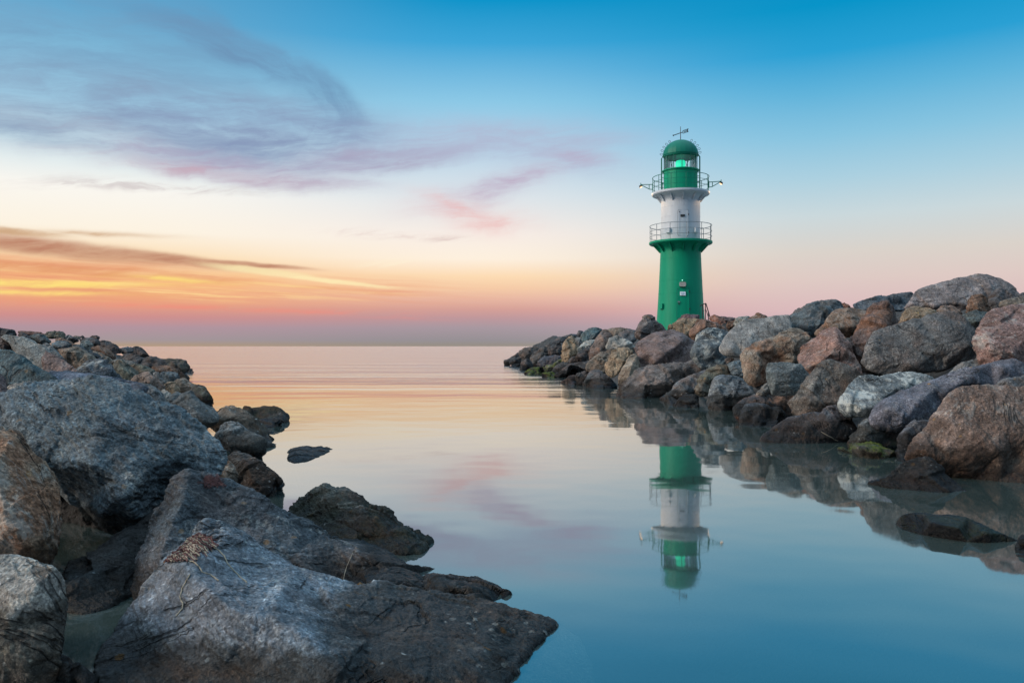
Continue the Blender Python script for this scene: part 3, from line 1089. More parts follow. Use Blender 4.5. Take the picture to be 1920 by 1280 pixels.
rock('K', [(250, 318, 4.55), (330, 255, 4.6), (400, 205, 4.6), (500, 180, 4.58), (550, 203, 4.56), (620, 210, 4.55), (700, 240, 4.5), (760, 290, 4.45), (860, 335, 4.38), (900, 375, 4.32), (950, 410, 4.26),
           (985, 415, 4.24), (1040, 430, 4.2), (1075, 465, 4.14), (1090, 487, 'w'), (1050, 545, 'w'), (1030, 562, 'w'), (900, 572, 'w'), (700, 565, 'w'), (500, 530, 'w'), (300, 480, 'w')],
     "craggy dark boulder with green weed on its water-side tip", (0.085, 0.088, 0.082), th=0.6, facets=2, rough=1.5,
     inr=[(520, 260, 4.3, 'a'), (700, 340, 4.14, 'a'), (600, 420, 4.1, 'a'), (860, 440, 4.02, 'a'), (960, 440, 4.02, 'a'), (1000, 500, 3.95, 'a'), (760, 490, 3.98, 'a'), (420, 400, 4.25, 'a')], moss=0.07, rust=.3, strata=(0.6, 0.2, 0.7), tide=.16, chip=0.55)
rock('C', [(665, 700), (720, 680), (800, 671), (860, 684), (910, 715), (970, 765), (1030, 810), (1090, 860), (1150, 905), (1200, 955), (1250, 1025, 'w'), (1160, 1062, 'w'), (1080, 1105, 'w'), (1060, 1180, 'w'),
           (980, 1160), (850, 1100), (740, 1020), (690, 850)],
     "brown-grey boulder with a dark hollow underside, behind the ridged boulder", (0.105, 0.098, 0.092), d=5.25, lean=0.5, facets=4, inr=[(1000, 820, .12), (890, 760, .22), (870, 900, .34), (860, 1000, .30), (960, 985, .30), (1080, 1075, .10)], rust=.4)
rock('C', [(630, 830), (660, 760), (700, 772), (740, 820), (772, 900), (772, 970), (752, 1005), (700, 1010), (640, 990), (550, 950), (560, 920)],
     "small rounded grey stone tucked between the speckled boulder and the brown-grey one", 'warm', d=4.75, lean=0.4, rust=.3)
rock('C', [(590, 560), (563, 520), (560, 460), (600, 420), (650, 398), (710, 383), (770, 405), (850, 445), (950, 480), (1010, 503), (1060, 518), (1080, 545), (1070, 600), (1050, 680), (1025, 735, 'w'), (950, 745, 'w'),
           (880, 740, 'w'), (750, 690), (690, 660), (650, 600)],
     "light-topped boulder with a deep black overhang above the water", 'grey', d=6.9, lean=0.9, facets=2, inr=[(600, 530, .30), (700, 560, .42), (850, 585, .50), (960, 560, .44), (1050, 530, .22), (800, 640, .12), (960, 650, .10), (700, 460, .2)], lichen=.4, rust=.1)
rock('C', [(500, 390), (560, 340), (640, 250), (705, 215), (760, 245), (850, 275), (930, 320), (970, 350), (985, 390), (1030, 440), (1060, 500), (1120, 560), (1180, 600, 'w'), (1100, 640, 'w'), (900, 650, 'w'), (700, 600), (540, 470)],
     "peaked grey boulder with a dark lichen-spotted face behind the overhang", 'warm', d=8.4, lean=0.5, facets=3, inr=[(700, 300, .18), (760, 330, .28), (640, 370, .16), (900, 400, .28), (800, 440, .3)], lichen=.8, rust=.2)
rock('C', [(545, 245), (600, 235), (650, 240), (800, 244), (900, 238), (1060, 224), (1120, 235), (1190, 265), (1270, 318), (1272, 375, 'w'), (1230, 402, 'w'), (1130, 425, 'w'), (900, 430), (560, 350)],
     "long dark low boulder reaching out into the sea behind the peaked one", 'dark', d=10.6, lean=0.7, facets=3, moss=0.08, rust=.4)
rock('C', [(970, 358), (1040, 335), (1130, 337), (1200, 352), (1255, 378), (1200, 402, 'w'), (1130, 438, 'w'), (1040, 440, 'w'), (990, 405)],
     "rounded wet knob at the waterline in front of the long dark boulder", (0.07, 0.065, 0.07), lean=0.7, facets=2, rust=.3)
rock('C', [(1068, 474), (1110, 464), (1142, 482, 'w'), (1105, 494, 'w'), (1075, 488, 'w')], "tiny wet stone just breaking the surface by the peaked boulder", 'black', lean=0.9, facets=0)
rock('C', [(1272, 690, 7.55), (1300, 660, 7.7), (1350, 635, 7.8), (1420, 616, 7.9), (1480, 613, 7.95), (1540, 624, 7.95), (1600, 619, 7.95), (1660, 630, 7.85), (1730, 650, 'w'), (1690, 680, 'w'), (1600, 720, 'w'), (1480, 765, 'w'), (1340, 788, 'w'), (1285, 762, 'w'), (1268, 722, 'w')],
     "lone striped dark stone lying in the water away from the others", 'black', th=0.3, facets=0, inr=[(1400, 660, 7.4, 'a'), (1340, 700, 7.15, 'a'), (1500, 690, 7.35, 'a'), (1600, 660, 7.5, 'a')], pale=.25, strata=(0.75, 0.6, 0.25), rough=1.5, chip=0.4)
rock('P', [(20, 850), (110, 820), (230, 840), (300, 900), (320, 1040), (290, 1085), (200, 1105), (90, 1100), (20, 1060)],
     "added black boulder that darkens the back of the hollow under the speckled one", 'black', d=4.6, lean=0.3, facets=2, rust=0)  # boulder added so the hollow reads black; its shade is in the colour
def sub_d(y, z):
    return (CAMZ - z) * FOC / (y - HY)


rock('P', [(x, y, sub_d(y, -0.035 - dz)) for x, y, dz in ((955, 1205, .0), (1000, 1188, .0), (1050, 1176, .0), (1085, 1200, .02), (1105, 1240, .05), (1110, 1285, .06), (1090, 1340, .06), (960, 1340, .02), (935, 1270, .0))],
     "pale drowned ledge glimmering under the water off the wedge boulder's tip", (0.85, 0.85, 0.78), th=.3, facets=0, chip=.2, rough=.3, tide=-1, inr=[(1010, 1240, sub_d(1240, -.03), 'a'), (1030, 1290, sub_d(1290, -.035), 'a')])
# ---- the near breakwater, going away
rock('B', [(850, 775), (950, 700), (1060, 632), (1130, 604), (1165, 622), (1250, 700), (1330, 760), (1420, 820), (1440, 880), (1400, 940), (1360, 985), (1250, 975), (1120, 920), (1000, 860), (900, 820)],
     "square-cut grey block with a sharp ridge, behind the speckled boulder", 'grey', d=8.0, lean=0.6, facets=2, rough=.8, inr=[(1130, 640, .12), (1085, 765, .36), (1010, 840, .25), (1290, 790, .30), (1250, 930, .25)], lichen=.3, rust=.1)
rock('B', [(930, 470), (990, 437), (1060, 440), (1110, 468), (1190, 525), (1190, 600), (1160, 640), (1080, 640), (1000, 600), (950, 530)],
     "tan-topped block leaning on the bulbous brown boulder at the sea's edge", 'warm', d=12.6, facets=3, rust=.3)
rock('B', [(1170, 535), (1230, 512), (1310, 538), (1340, 590), (1380, 660), (1402, 710), (1388, 775, 'w'), (1300, 790, 'w'), (1180, 700), (1150, 610)],
     "bulbous dark brown boulder standing straight out of the sea", (0.10, 0.082, 0.07), d=12.4, lean=0.2, facets=3, rust=.5, moss=.2)
rock('B', [(770, 570), (830, 515), (870, 485), (920, 480), (960, 500), (1000, 570), (990, 600), (900, 625), (840, 590)], "small tan lump behind two grey wedges", 'tan', d=11.2, rust=.3)
rock('B', [(765, 590), (820, 570), (880, 600), (908, 650), (890, 690), (840, 775), (800, 760), (785, 640)], "small light stone beside the smooth slate hump", 'light', d=8.9, rust=.1)
rock('B', [(835, 760), (880, 680), (920, 620), (970, 586), (1020, 610), (1060, 645), (1000, 720), (900, 800)], "triangular grey wedge leaning on the square-cut block", 'grey', d=8.6, rust=.1)
rock('B', [(400, 560), (440, 520), (520, 508), (600, 506), (660, 520), (740, 570), (790, 620), (815, 690), (828, 780), (780, 800), (660, 780), (500, 690)],
     "smooth slate-grey hump right behind the speckled boulder's shoulder", (0.13, 0.135, 0.135), d=7.0, facets=2, rough=.6, rust=.05, lichen=.1)
rock('A', [(590, 645), (700, 600), (850, 608), (1100, 640), (1300, 685), (1450, 700), (1580, 738), (1720, 800), (1700, 880), (1400, 860), (1000, 830), (700, 790)],
     "long smooth blue slab lying flat behind the speckled boulder's crest", (0.13, 0.15, 0.19), d=6.3, lean=1.1, facets=1, rough=.5, rust=.05, lichen=.1)
rock('B', [(435, 470), (500, 400), (560, 373), (630, 370), (700, 430), (770, 500), (805, 535), (770, 575), (680, 540), (560, 530), (470, 510)],
     "rose-grey boulder with a tan flank above the smooth slate hump", 'rose', d=9.2, facets=3, rust=.25)
rock('B', [(195, 285), (240, 215), (270, 203), (330, 238), (400, 290), (470, 340), (505, 400), (440, 470), (370, 450), (300, 425), (250, 370)],
     "steep olive boulder with a black triangular underside", 'olive', d=10.2, facets=2, inr=[(300, 270, .2), (330, 320, .4), (260, 340, .25), (420, 380, .3)], rust=.2)
rock('A', [(900, 590), (960, 560), (1050, 510), (1150, 480), (1220, 473), (1270, 490), (1330, 560), (1400, 640), (1450, 700), (1300, 720), (1100, 690), (950, 650)],
     "blue boulder crossed by pale bands, just beyond the long smooth slab", (0.14, 0.16, 0.18), d=8.4, facets=3, pale=.5, strata=(.3, .2, .9), rust=.1)
rock('B', [(375, 280), (450, 262), (520, 275), (620, 308), (680, 343), (725, 372), (745, 425), (700, 430), (630, 385), (560, 385), (490, 370)],
     "flat olive boulder with a dark notch under its edge, near the breakwater's middle", 'olive', d=12.2, lean=.8, rust=.2)
rock('B', [(670, 352), (740, 362), (790, 420), (830, 470), (862, 512), (812, 530), (765, 490), (710, 430)], "narrow grey stone tilted down toward the sea", 'grey', d=11.6, rust=.1)
rock('B', [(775, 375), (830, 352), (900, 348), (960, 380), (1000, 432), (950, 480), (880, 500), (830, 460)], "blue-grey stone above the tan-topped block", 'blue', d=15.5, rust=.1)
rock('B', [(950, 372), (1030, 368), (1090, 398), (1117, 430), (1112, 467, 'w'), (1060, 468, 'w'), (980, 450)], "dark brown stone with its foot in the sea behind the tan-topped block", 'dark', lean=.4, rust=.5)
rock('B', [(820, 300), (800, 205), (900, 213), (1010, 208), (1070, 228), (1102, 280), (1090, 325), (1050, 358), (1000, 342), (940, 318), (870, 305)],
     "long dark finger of rock pointing to the open sea", (0.07, 0.07, 0.072), d=26.5, lean=.5, facets=2, moss=.15)
rock('B', [(1040, 365), (1080, 328), (1150, 325), (1182, 370, 'w'), (1130, 392, 'w'), (1060, 388, 'w')], "low wet stone at the very tip below the finger of rock", 'dark', lean=.7)
rock('B', [(235, 205), (330, 125), (400, 118), (480, 150), (560, 180), (640, 185), (700, 196), (780, 225), (840, 300), (740, 315), (640, 300), (520, 290), (420, 260)],
     "broad dark mass of rock behind the finger, sloping seaward", (0.075, 0.072, 0.072), d=24, lean=.6, rough=1.3)
rock('B', [(410, 95), (480, 64), (540, 80), (590, 120), (622, 160), (690, 190), (560, 200), (490, 165), (430, 140)], "dark hump on the horizon line at the far end", 'dark', d=30)
rock('B', [(650, 300), (850, 295), (990, 335), (1005, 372), (900, 362), (780, 380), (700, 350)], "thin brown ledge sticking out beneath the finger of rock", 'brown', d=21, lean=.9)
rock('A', [(20, 180), (60, 165), (150, 168), (230, 190), (400, 240), (560, 350), (560, 470), (565, 640), (450, 560), (350, 490), (260, 430), (200, 355), (140, 275), (70, 225)],
     "pale striated slab leaning on the crest at the photo's edge", 'light', d=7.6, lean=.9, facets=1, rough=.6, strata=(.75, .1, .6), rust=.0, lichen=.4, inr=[(200, 270, .10), (350, 360, .12), (480, 480, .1)])
rock('A', [(545, 345), (620, 385), (700, 430), (830, 510), (935, 600), (900, 650), (700, 640), (590, 680), (550, 640), (535, 480)],
     "pink flat-faced slab beside the pale striated one", (0.24, 0.165, 0.145), d=7.5, lean=.9, facets=1, rough=.6, rust=.1, inr=[(650, 520, .08), (800, 580, .08)])
rock('A', [(-80, 385), (0, 378), (150, 380), (230, 410), (350, 510), (450, 560), (560, 640), (710, 745), (600, 800), (450, 800), (300, 790), (90, 790), (-80, 720)],
     "smooth dark teal slab with a ribbed edge below the pale striated one", 'teal', d=6.2, lean=.8, facets=1, rough=.7, inr=[(250, 450, .14), (400, 620, .18), (120, 560, .16), (480, 720, .1)], rust=.1)
rock('A', [(-80, 590), (0, 615), (40, 680), (80, 780), (120, 880), (60, 1000), (-80, 1000)], "mauve stone cut by the photo's edge above the speckled boulder", 'mauve', d=5.5, rust=.2)
rock('A', [(90, 790), (200, 768), (340, 753), (420, 788), (540, 790), (520, 860), (350, 900), (150, 930), (110, 870)], "knobbly pale stone with yellow lichen on the speckled boulder's crest", 'light', d=5.3, lean=.7, orange=1.0, rough=1.5, rust=.2)
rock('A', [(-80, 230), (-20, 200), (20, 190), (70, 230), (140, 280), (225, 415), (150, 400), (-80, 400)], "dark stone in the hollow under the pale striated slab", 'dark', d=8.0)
rock('A', [(-80, 105), (0, 103), (80, 107), (160, 120), (200, 175), (100, 190), (20, 200), (-80, 240)], "rounded dark stone on the skyline at the photo's edge", 'dark', d=10.5)
rock('A', [(175, 140), (300, 135), (460, 145), (535, 180), (400, 200), (260, 165)], "flat reddish stone on the skyline", (0.14, 0.075, 0.065), d=14.5, lean=.9)
rock('A', [(205, 175), (260, 148), (330, 170), (365, 212), (330, 240), (250, 220)], "small blue-black stone beside the pale striated slab's top", 'slate', d=10.8)
rock('A', [(528, 178), (580, 145), (650, 135), (740, 140), (772, 170), (768, 210), (700, 215), (600, 205)], "rounded olive boulder sitting up on the skyline", (0.15, 0.145, 0.11), d=14, facets=1, rust=.1)
rock('A', [(350, 195), (420, 165), (520, 168), (560, 205), (600, 255), (520, 280), (400, 250)], "teal stone under the flat reddish one", 'teal', d=11.5)
rock('A', [(495, 290), (540, 258), (600, 285), (640, 330), (760, 450), (790, 480), (700, 450), (600, 385), (540, 340)], "narrow grey slab edge running down beside the pink slab", 'grey', d=8.6, rust=.1)
rock('A', [(620, 245), (690, 205), (750, 213), (850, 258), (905, 295), (840, 315), (740, 285)], "brown humped stone below the rounded olive boulder", 'brown', d=13.5)
rock('A', [(590, 285), (700, 250), (800, 258), (860, 300), (740, 350), (650, 330)], "bluish flat stone above the stone with a black underside", 'blue', d=11.2, lean=.9)
rock('A', [(700, 345), (760, 328), (900, 338), (1000, 360), (1080, 408), (1145, 482), (1040, 530), (920, 580), (850, 530), (770, 440)],
     "pale-topped stone with a rusty black underside beside the pink slab", 'warm', d=9.6, facets=2, inr=[(760, 390, .3), (900, 390, .4), (1050, 440, .35), (950, 500, .08)], rust=.5)
rock('A', [(765, 190), (830, 183), (900, 203), (935, 242), (880, 270), (800, 235)], "grey stone right of the rounded olive boulder on the crest", 'slate', d=17)
rock('A', [(865, 195), (920, 182), (965, 202), (960, 225), (900, 222)], "little light pebble-like stone on the crest, before the dark knob", 'warm', d=18.5)
rock('A', [(960, 198), (990, 182), (1018, 203), (1000, 222)], "tiny dark stone on the crest between pebble and knob", 'dark', d=19.5)
rock('A', [(1068, 208), (1100, 190), (1160, 184), (1190, 202), (1175, 238), (1110, 240)], "knob-like dark stone standing up from the crest", 'dark', d=20.5)
rock('A', [(950, 295), (1000, 243), (1060, 248), (1105, 292), (1060, 350), (970, 325)], "whitish blue stone amid the darker crest stones", 'pale', d=14.2, rust=.0)
rock('A', [(925, 235), (1050, 213), (1185, 235), (1180, 300), (1060, 305), (960, 260)], "wide slate stone below the knob-like one", 'slate', d=18)
rock('A', [(1155, 252), (1270, 248), (1380, 288), (1452, 348), (1440, 390), (1330, 385), (1230, 330)], "dark sloping slab near the far crest", 'dark', d=20.2)
rock('A', [(1070, 315), (1180, 298), (1280, 338), (1350, 388), (1385, 442), (1330, 465), (1240, 420), (1150, 360)], "brown boulder with a light end below the dark sloping slab", 'brown', d=16)
rock('A', [(860, 295), (960, 300), (1030, 345), (1100, 385), (1190, 400), (1240, 455), (1200, 490), (1130, 485), (1040, 420), (940, 350)], "dark-cracked grey slab running down beside the pale-topped stone", 'slate', d=12.6)
rock('A', [(1120, 360), (1200, 385), (1300, 440), (1395, 488), (1370, 525), (1270, 500), (1190, 450)], "tan slab edge below the brown boulder with a light end", 'warm', d=13.5)
rock('A', [(1435, 340), (1540, 318), (1600, 340), (1570, 395), (1450, 395)], "grey stone before the far dark hump", 'slate', d=27)
rock('A', [(1340, 480), (1430, 458), (1530, 488), (1612, 490), (1605, 535), (1480, 535)], "thin light slab behind the steep olive boulder", 'light', d=12.8, lean=.8)
# ---- the head of the lighthouse breakwater, far to near
rock('D', [(120, 705), (140, 682), (200, 675), (235, 668), (225, 740), (185, 765, 'w'), (125, 765, 'w')], "outermost little stone at the seaward tip", 'dark', lean=.4)
rock('D', [(195, 730), (235, 640), (290, 590), (350, 573), (380, 620), (365, 700), (300, 740)], "dark stone with a brown face second from the seaward tip", 'dark', d=39.3, rust=.4)
rock('D', [(343, 575), (365, 525), (440, 490), (520, 482), (625, 495), (610, 560), (540, 620), (500, 680), (400, 700), (370, 650)], "broad flat-topped dark boulder near the seaward tip", (0.08, 0.075, 0.07), d=37.5, rust=.3)
rock('D', [(225, 762), (290, 735), (370, 728), (380, 772, 'w'), (265, 785, 'w')], "low wet stone awash at the seaward tip", 'black', lean=.8)
rock('D', [(345, 812), (390, 720), (440, 663), (500, 658), (540, 698), (558, 795), (520, 832, 'w'), (362, 837, 'w')], "dome-shaped dark stone with its foot awash near the tip", 'dark', lean=.5)
rock('D', [(518, 620), (580, 545), (680, 488), (780, 448), (850, 430), (850, 540), (780, 600), (700, 670), (650, 740), (580, 790), (535, 720)], "long dark boulder with a light lower flank sloping to the tip", (0.085, 0.08, 0.075), d=34, inr=[(640, 560, .2), (740, 540, .3), (640, 660, .2)], rust=.3)
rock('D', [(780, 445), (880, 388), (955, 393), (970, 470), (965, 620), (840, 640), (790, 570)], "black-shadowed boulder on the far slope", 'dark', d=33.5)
rock('D', [(888, 390), (930, 330), (1022, 318), (1045, 350), (1040, 410), (960, 425)], "pointed grey stone on the far skyline", 'slate', d=39)
rock('D', [(1033, 335), (1090, 300), (1160, 288), (1225, 293), (1240, 345), (1160, 360), (1060, 375)], "flat-topped slate stone on the far skyline", 'slate', d=39.5)
rock('D', [(1215, 305), (1235, 238), (1302, 243), (1320, 310), (1240, 345)], "square dark stone on the far skyline", 'slate', d=39.5)
rock('D', [(610, 780), (640, 685), (740, 620), (850, 603), (945, 613), (970, 670), (870, 750), (740, 780), (660, 800)], "blue-black slab above the green weed", (0.075, 0.08, 0.095), d=31.5, lean=.8)
rock('D', [(1035, 430), (1090, 335), (1130, 310), (1165, 330), (1170, 400), (1235, 470), (1225, 535), (1160, 610), (1090, 670), (1020, 695), (993, 650), (1010, 540)],
     "striped tan boulder set upright on the far slope", 'tan', d=29, facets=2, strata=(.7, .1, -.7), rough=1.6, rust=.1)
rock('D', [(1150, 375), (1220, 328), (1290, 338), (1335, 390), (1290, 450), (1200, 430)], "grey stone between striped tan boulder and rounded blue-grey one", 'grey', d=33)
rock('D', [(1272, 315), (1320, 250), (1400, 208), (1490, 198), (1575, 213), (1600, 255), (1520, 310), (1490, 345), (1410, 380), (1330, 390), (1285, 355)],
     "rounded blue-grey boulder on the far skyline", 'teal', d=31, facets=3)
rock('D', [(1222, 525), (1260, 460), (1340, 398), (1440, 363), (1495, 373), (1490, 420), (1400, 480), (1290, 575), (1240, 575)], "light striped stone beside the tall reddish wedge", 'pale', d=28.5, strata=(.6, .1, -.7), rust=.1)
rock('D', [(1393, 565), (1420, 490), (1490, 400), (1530, 300), (1580, 220), (1640, 188), (1690, 228), (1722, 300), (1705, 370), (1660, 430), (1670, 530), (1570, 620), (1490, 665), (1420, 650)],
     "tall reddish-brown wedge standing on end on the far slope", (0.15, 0.115, 0.10), d=26, facets=3, inr=[(1580, 330, .2), (1610, 450, .3), (1480, 560, .25), (1540, 580, .2)], rust=.5)
rock('D', [(1070, 700), (1200, 600), (1300, 538), (1390, 478), (1440, 500), (1410, 600), (1460, 670), (1400, 710), (1240, 720), (1110, 745)], "dark slanting slab under the tall reddish wedge", 'dark', d=27.5, lean=.3)
rock('D', [(860, 890), (1000, 820), (1100, 740), (1250, 698), (1390, 688), (1440, 700), (1400, 780), (1400, 850), (1240, 890, 'w'), (1170, 910, 'w'), (1040, 942, 'w'), (900, 947, 'w')],
     "long low dark slab sloping to the water before the tan boulders", 'dark', lean=.7, d=25, inr=[(1250, 760, .2), (1050, 850, .15)])
rock('D', [(810, 860), (900, 768), (1000, 708), (1080, 698), (1120, 740), (1040, 830), (900, 890)], "dark flat stone just behind the long low slab", (0.075, 0.07, 0.068), d=28)
rock('D', [(418, 882), (470, 830), (560, 793), (640, 785), (710, 770), (745, 800), (745, 845), (690, 890, 'w'), (640, 902, 'w'), (500, 902, 'w'), (430, 892, 'w')], "low green-weeded stone with white water at its foot", (0.07, 0.07, 0.075), lean=.8, moss=.9)
rock('D', [(720, 770), (750, 748), (860, 733), (960, 658), (1015, 690), (930, 770), (830, 860), (750, 850)], "weedy stone behind the low green-weeded one", 'olive', d=29.5, moss=.8)
rock('D', [(658, 912), (690, 870), (760, 848), (850, 858), (905, 882), (885, 942, 'w'), (800, 947, 'w'), (680, 932, 'w')], "small dome with a green top at the foot of the long low slab", 'dark', lean=.6, moss=.9)
rock('D', [(958, 1022, 'w'), (1060, 938), (1120, 908), (1185, 903), (1205, 1000), (1190, 1062, 'w'), (1120, 1052, 'w'), (1020, 1030, 'w')], "small reddish wet stone in a row of three at the waterline", (0.12, 0.08, 0.07), lean=.4, rust=.4)
rock('D', [(1178, 905), (1240, 868), (1340, 843), (1435, 848), (1420, 900), (1370, 1000), (1325, 1055, 'w'), (1210, 1055, 'w')], "dark middle stone of the row of three at the waterline", 'dark', lean=.4)
rock('D', [(1318, 1065, 'w'), (1350, 980), (1400, 880), (1450, 830), (1520, 818), (1600, 838), (1650, 900), (1720, 960), (1790, 1020), (1815, 1062), (1700, 1112, 'w'), (1500, 1107, 'w'), (1340, 1087, 'w')],
     "bluish dome with a pale tide mark, largest of the row of three", 'slate', lean=.5, facets=3, inr=[(1520, 900, .2), (1600, 980, .25), (1440, 990, .15)])
rock('D', [(1363, 785), (1380, 720), (1480, 640), (1580, 560), (1700, 520), (1790, 500), (1790, 640), (1710, 720), (1680, 820), (1640, 870), (1560, 840), (1450, 830)], "tan-grey leaning slab above the bluish dome", 'warm', d=20.5, lean=.4, facets=3)
rock('M', [(862, 855), (878, 790), (918, 700), (1000, 684), (1060, 700), (1040, 780), (985, 835), (940, 885), (895, 898)], "tan boulder with a hollow beneath, by the leaning slab", 'tan', d=18.8, facets=3, rust=.2)
rock('M', [(950, 960), (965, 900), (1010, 800), (1050, 718), (1100, 735), (1120, 830), (1070, 900), (1010, 960)], "tan upright slab next to the large slanted boulder", (0.29, 0.235, 0.18), d=18, facets=2, rust=.15)
rock('M', [(858, 662), (890, 612), (950, 606), (1010, 630), (1065, 660), (1100, 690), (1040, 715), (920, 710), (868, 690)], "flat pale granite boulder below the skyline near the tower", 'light', d=22, facets=2, rust=.05)
rock('M', [(865, 550), (950, 538), (1042, 545), (1050, 580), (960, 610), (900, 625), (885, 580)], "long flat slab on the skyline just seaward of the peak", 'warm', d=30, lean=.5)
rock('M', [(935, 615), (990, 562), (1040, 543), (1085, 560), (1095, 630), (1050, 670), (990, 650)], "grey boulder seaward of the peak by the tower", 'slate', d=26)
rock('E', [(325, 300), (380, 220), (440, 148), (520, 143), (570, 190), (650, 250), (705, 315), (640, 370), (500, 420), (430, 440), (360, 430), (335, 370)],
     "peaked grey-brown boulder hiding the foot of the tower's seaward side", (0.155, 0.135, 0.13), d=24, facets=3, lean=.4, inr=[(470, 230, .2), (560, 270, .25), (430, 330, .3), (560, 340, .25)], rust=.2)
rock('E', [(335, 520), (370, 470), (450, 400), (560, 348), (750, 308), (830, 318), (900, 368), (960, 410), (1045, 460), (1060, 560), (1060, 700), (900, 730), (730, 760), (620, 740), (520, 740), (370, 780), (355, 660), (375, 590)],
     "large mauve boulder with a black lower face below the tower", (0.175, 0.135, 0.13), d=18.5, lean=.75, facets=0, rough=.7, inr=[(450, 470, .16), (600, 410, .2), (740, 385, .2), (890, 445, .42), (800, 520, .46), (700, 580, .46), (570, 690, .36), (900, 600, .12), (750, 690, .12), (480, 600, .3)], rust=.25, lichen=.1, chip=0.45)
rock('E', [(718, 295), (780, 220), (900, 188), (1070, 178), (1100, 200), (1060, 280), (990, 350), (940, 400), (890, 370), (820, 330)], "flat-topped tan block at the foot of the tower", 'tan', d=23.5, lean=.6, facets=2, rough=1.1, rust=.3)
rock('E', [(820, 195), (870, 140), (960, 128), (1115, 133), (1080, 185), (950, 200)], "purple-brown slab against the tower's base", (0.12, 0.085, 0.095), d=32, lean=.6)
rock('E', [(975, 365), (1010, 290), (1080, 180), (1150, 163), (1240, 190), (1330, 230), (1415, 292), (1340, 320), (1210, 330), (1110, 350), (1075, 400), (1050, 460), (1005, 420)],
     "rust-brown wedge with a light tip between tower and lichen-patched boulder", (0.18, 0.125, 0.105), d=20, facets=2, inr=[(1100, 240, .25), (1130, 280, .35), (1040, 360, .15), (1260, 270, .2)], rust=.6)
rock('E', [(1205, 155), (1270, 128), (1340, 150), (1385, 200), (1425, 240), (1400, 290), (1330, 250), (1240, 200)], "reddish stone on the skyline beside the handrail", 'red', d=25, rust=.3)
rock('E', [(1325, 145), (1450, 158), (1555, 175), (1545, 215), (1420, 240), (1380, 200)], "dark flat stone on the skyline next to the reddish one", 'mauve', d=28)
rock('E', [(1415, 245), (1440, 208), (1540, 188), (1570, 230), (1510, 295), (1430, 300)], "small banded brown stone in front of the dark flat skyline stone", 'brown', d=21, rust=.4)
rock('E', [(1018, 590), (1060, 460), (1080, 350), (1130, 308), (1300, 308), (1360, 320), (1425, 330), (1420, 420), (1350, 500), (1430, 650), (1350, 740), (1200, 770), (1110, 740), (1060, 690)],
     "blue-black boulder with a round crust of white lichen", (0.12, 0.14, 0.15), d=15.2, lean=.5, facets=1, inr=[(1075, 470, .12), (1070, 590, .3), (1200, 340, .08), (1230, 480, .32), (1190, 590, .36), (1310, 510, .3), (1200, 680, .06), (1320, 640, .05)], pale=.62, lichen=1.0, rust=0)
rock('F', [(0, 365), (30, 345), (150, 338), (200, 360), (60, 420), (-20, 470), (-40, 450)], "small pale stone peeping above the light granite slab", 'pale', d=18.5)
rock('F', [(110, 395), (170, 350), (250, 300), (310, 308), (400, 343), (420, 390), (300, 400)], "brown humped stone on the skyline behind the light granite slab", 'brown', d=17)
rock('P', [(1348, 651), (1357, 634), (1367, 622), (1382, 609), (1393, 602), (1407, 598), (1435, 596), (1455, 592), (1480, 591), (1483, 606), (1484, 622), (1464, 634), (1442, 645), (1424, 656), (1411, 664), (1393, 666), (1387, 670), (1371, 668), (1359, 665), (1349, 658)],
     "light granite slab with a smooth sloping face, brightest on the breakwater", (0.27, 0.255, 0.235), d=13.4, lean=1.0, facets=0, rough=.5, inr=[(1380, 640, .12), (1410, 622, .12), (1450, 600, .1), (1452, 620, .14), (1400, 655, .22), (1370, 655, .22)], rust=.05, lichen=.2, chip=0.45)
rock('F', [(42, 805), (120, 728), (200, 690), (300, 640), (450, 580), (560, 538), (660, 500), (780, 488), (830, 520), (895, 595), (910, 640), (820, 740), (780, 800), (765, 870), (730, 930), (560, 930), (400, 930), (370, 985), (370, 1095), (330, 1115), (220, 1135), (130, 1085), (80, 960), (55, 870)],
     "tan boulder with a deep brown hollow face below the light granite slab", (0.25, 0.205, 0.16), d=11.6, lean=.5, facets=1, rough=1.2, inr=[(250, 760, .34), (330, 660, .2), (560, 590, .2), (700, 650, .3), (680, 860, .25), (290, 930, .4), (230, 1060, .25), (120, 860, .25), (480, 740, .18)], rust=.75, chip=0.48)
rock('F', [(635, 430), (650, 340), (720, 280), (860, 180), (980, 145), (1120, 128), (1220, 155), (1300, 220), (1330, 270), (1250, 350), (1130, 450), (1000, 540), (940, 560), (850, 545), (740, 490), (670, 520), (640, 480)],
     "big rounded teal boulder with a rusty broken end on the skyline", (0.115, 0.14, 0.15), d=14.4, facets=2, inr=[(800, 260, .2), (850, 400, .38), (720, 330, .2), (1050, 270, .3), (900, 500, .3), (1000, 430, .35)], rust=.2)
rock('F', [(1255, 185), (1310, 173), (1360, 208), (1385, 242), (1330, 270), (1280, 250)], "small reddish stone on the skyline beside the big rounded teal boulder", 'red', d=16.5)
rock('F', [(955, 545), (1060, 450), (1110, 360), (1180, 290), (1300, 248), (1380, 233), (1500, 233), (1605, 265), (1590, 360), (1560, 450), (1460, 520), (1400, 600), (1330, 600), (1250, 560), (1180, 540), (1060, 540)],
     "orange-tan banded boulder above the red one", (0.25, 0.18, 0.135), d=12.2, facets=2, inr=[(1250, 340, .2), (1400, 330, .22), (1230, 480, .3), (1390, 460, .32)], rust=.55, pale=.2, strata=(.8, .0, .6))
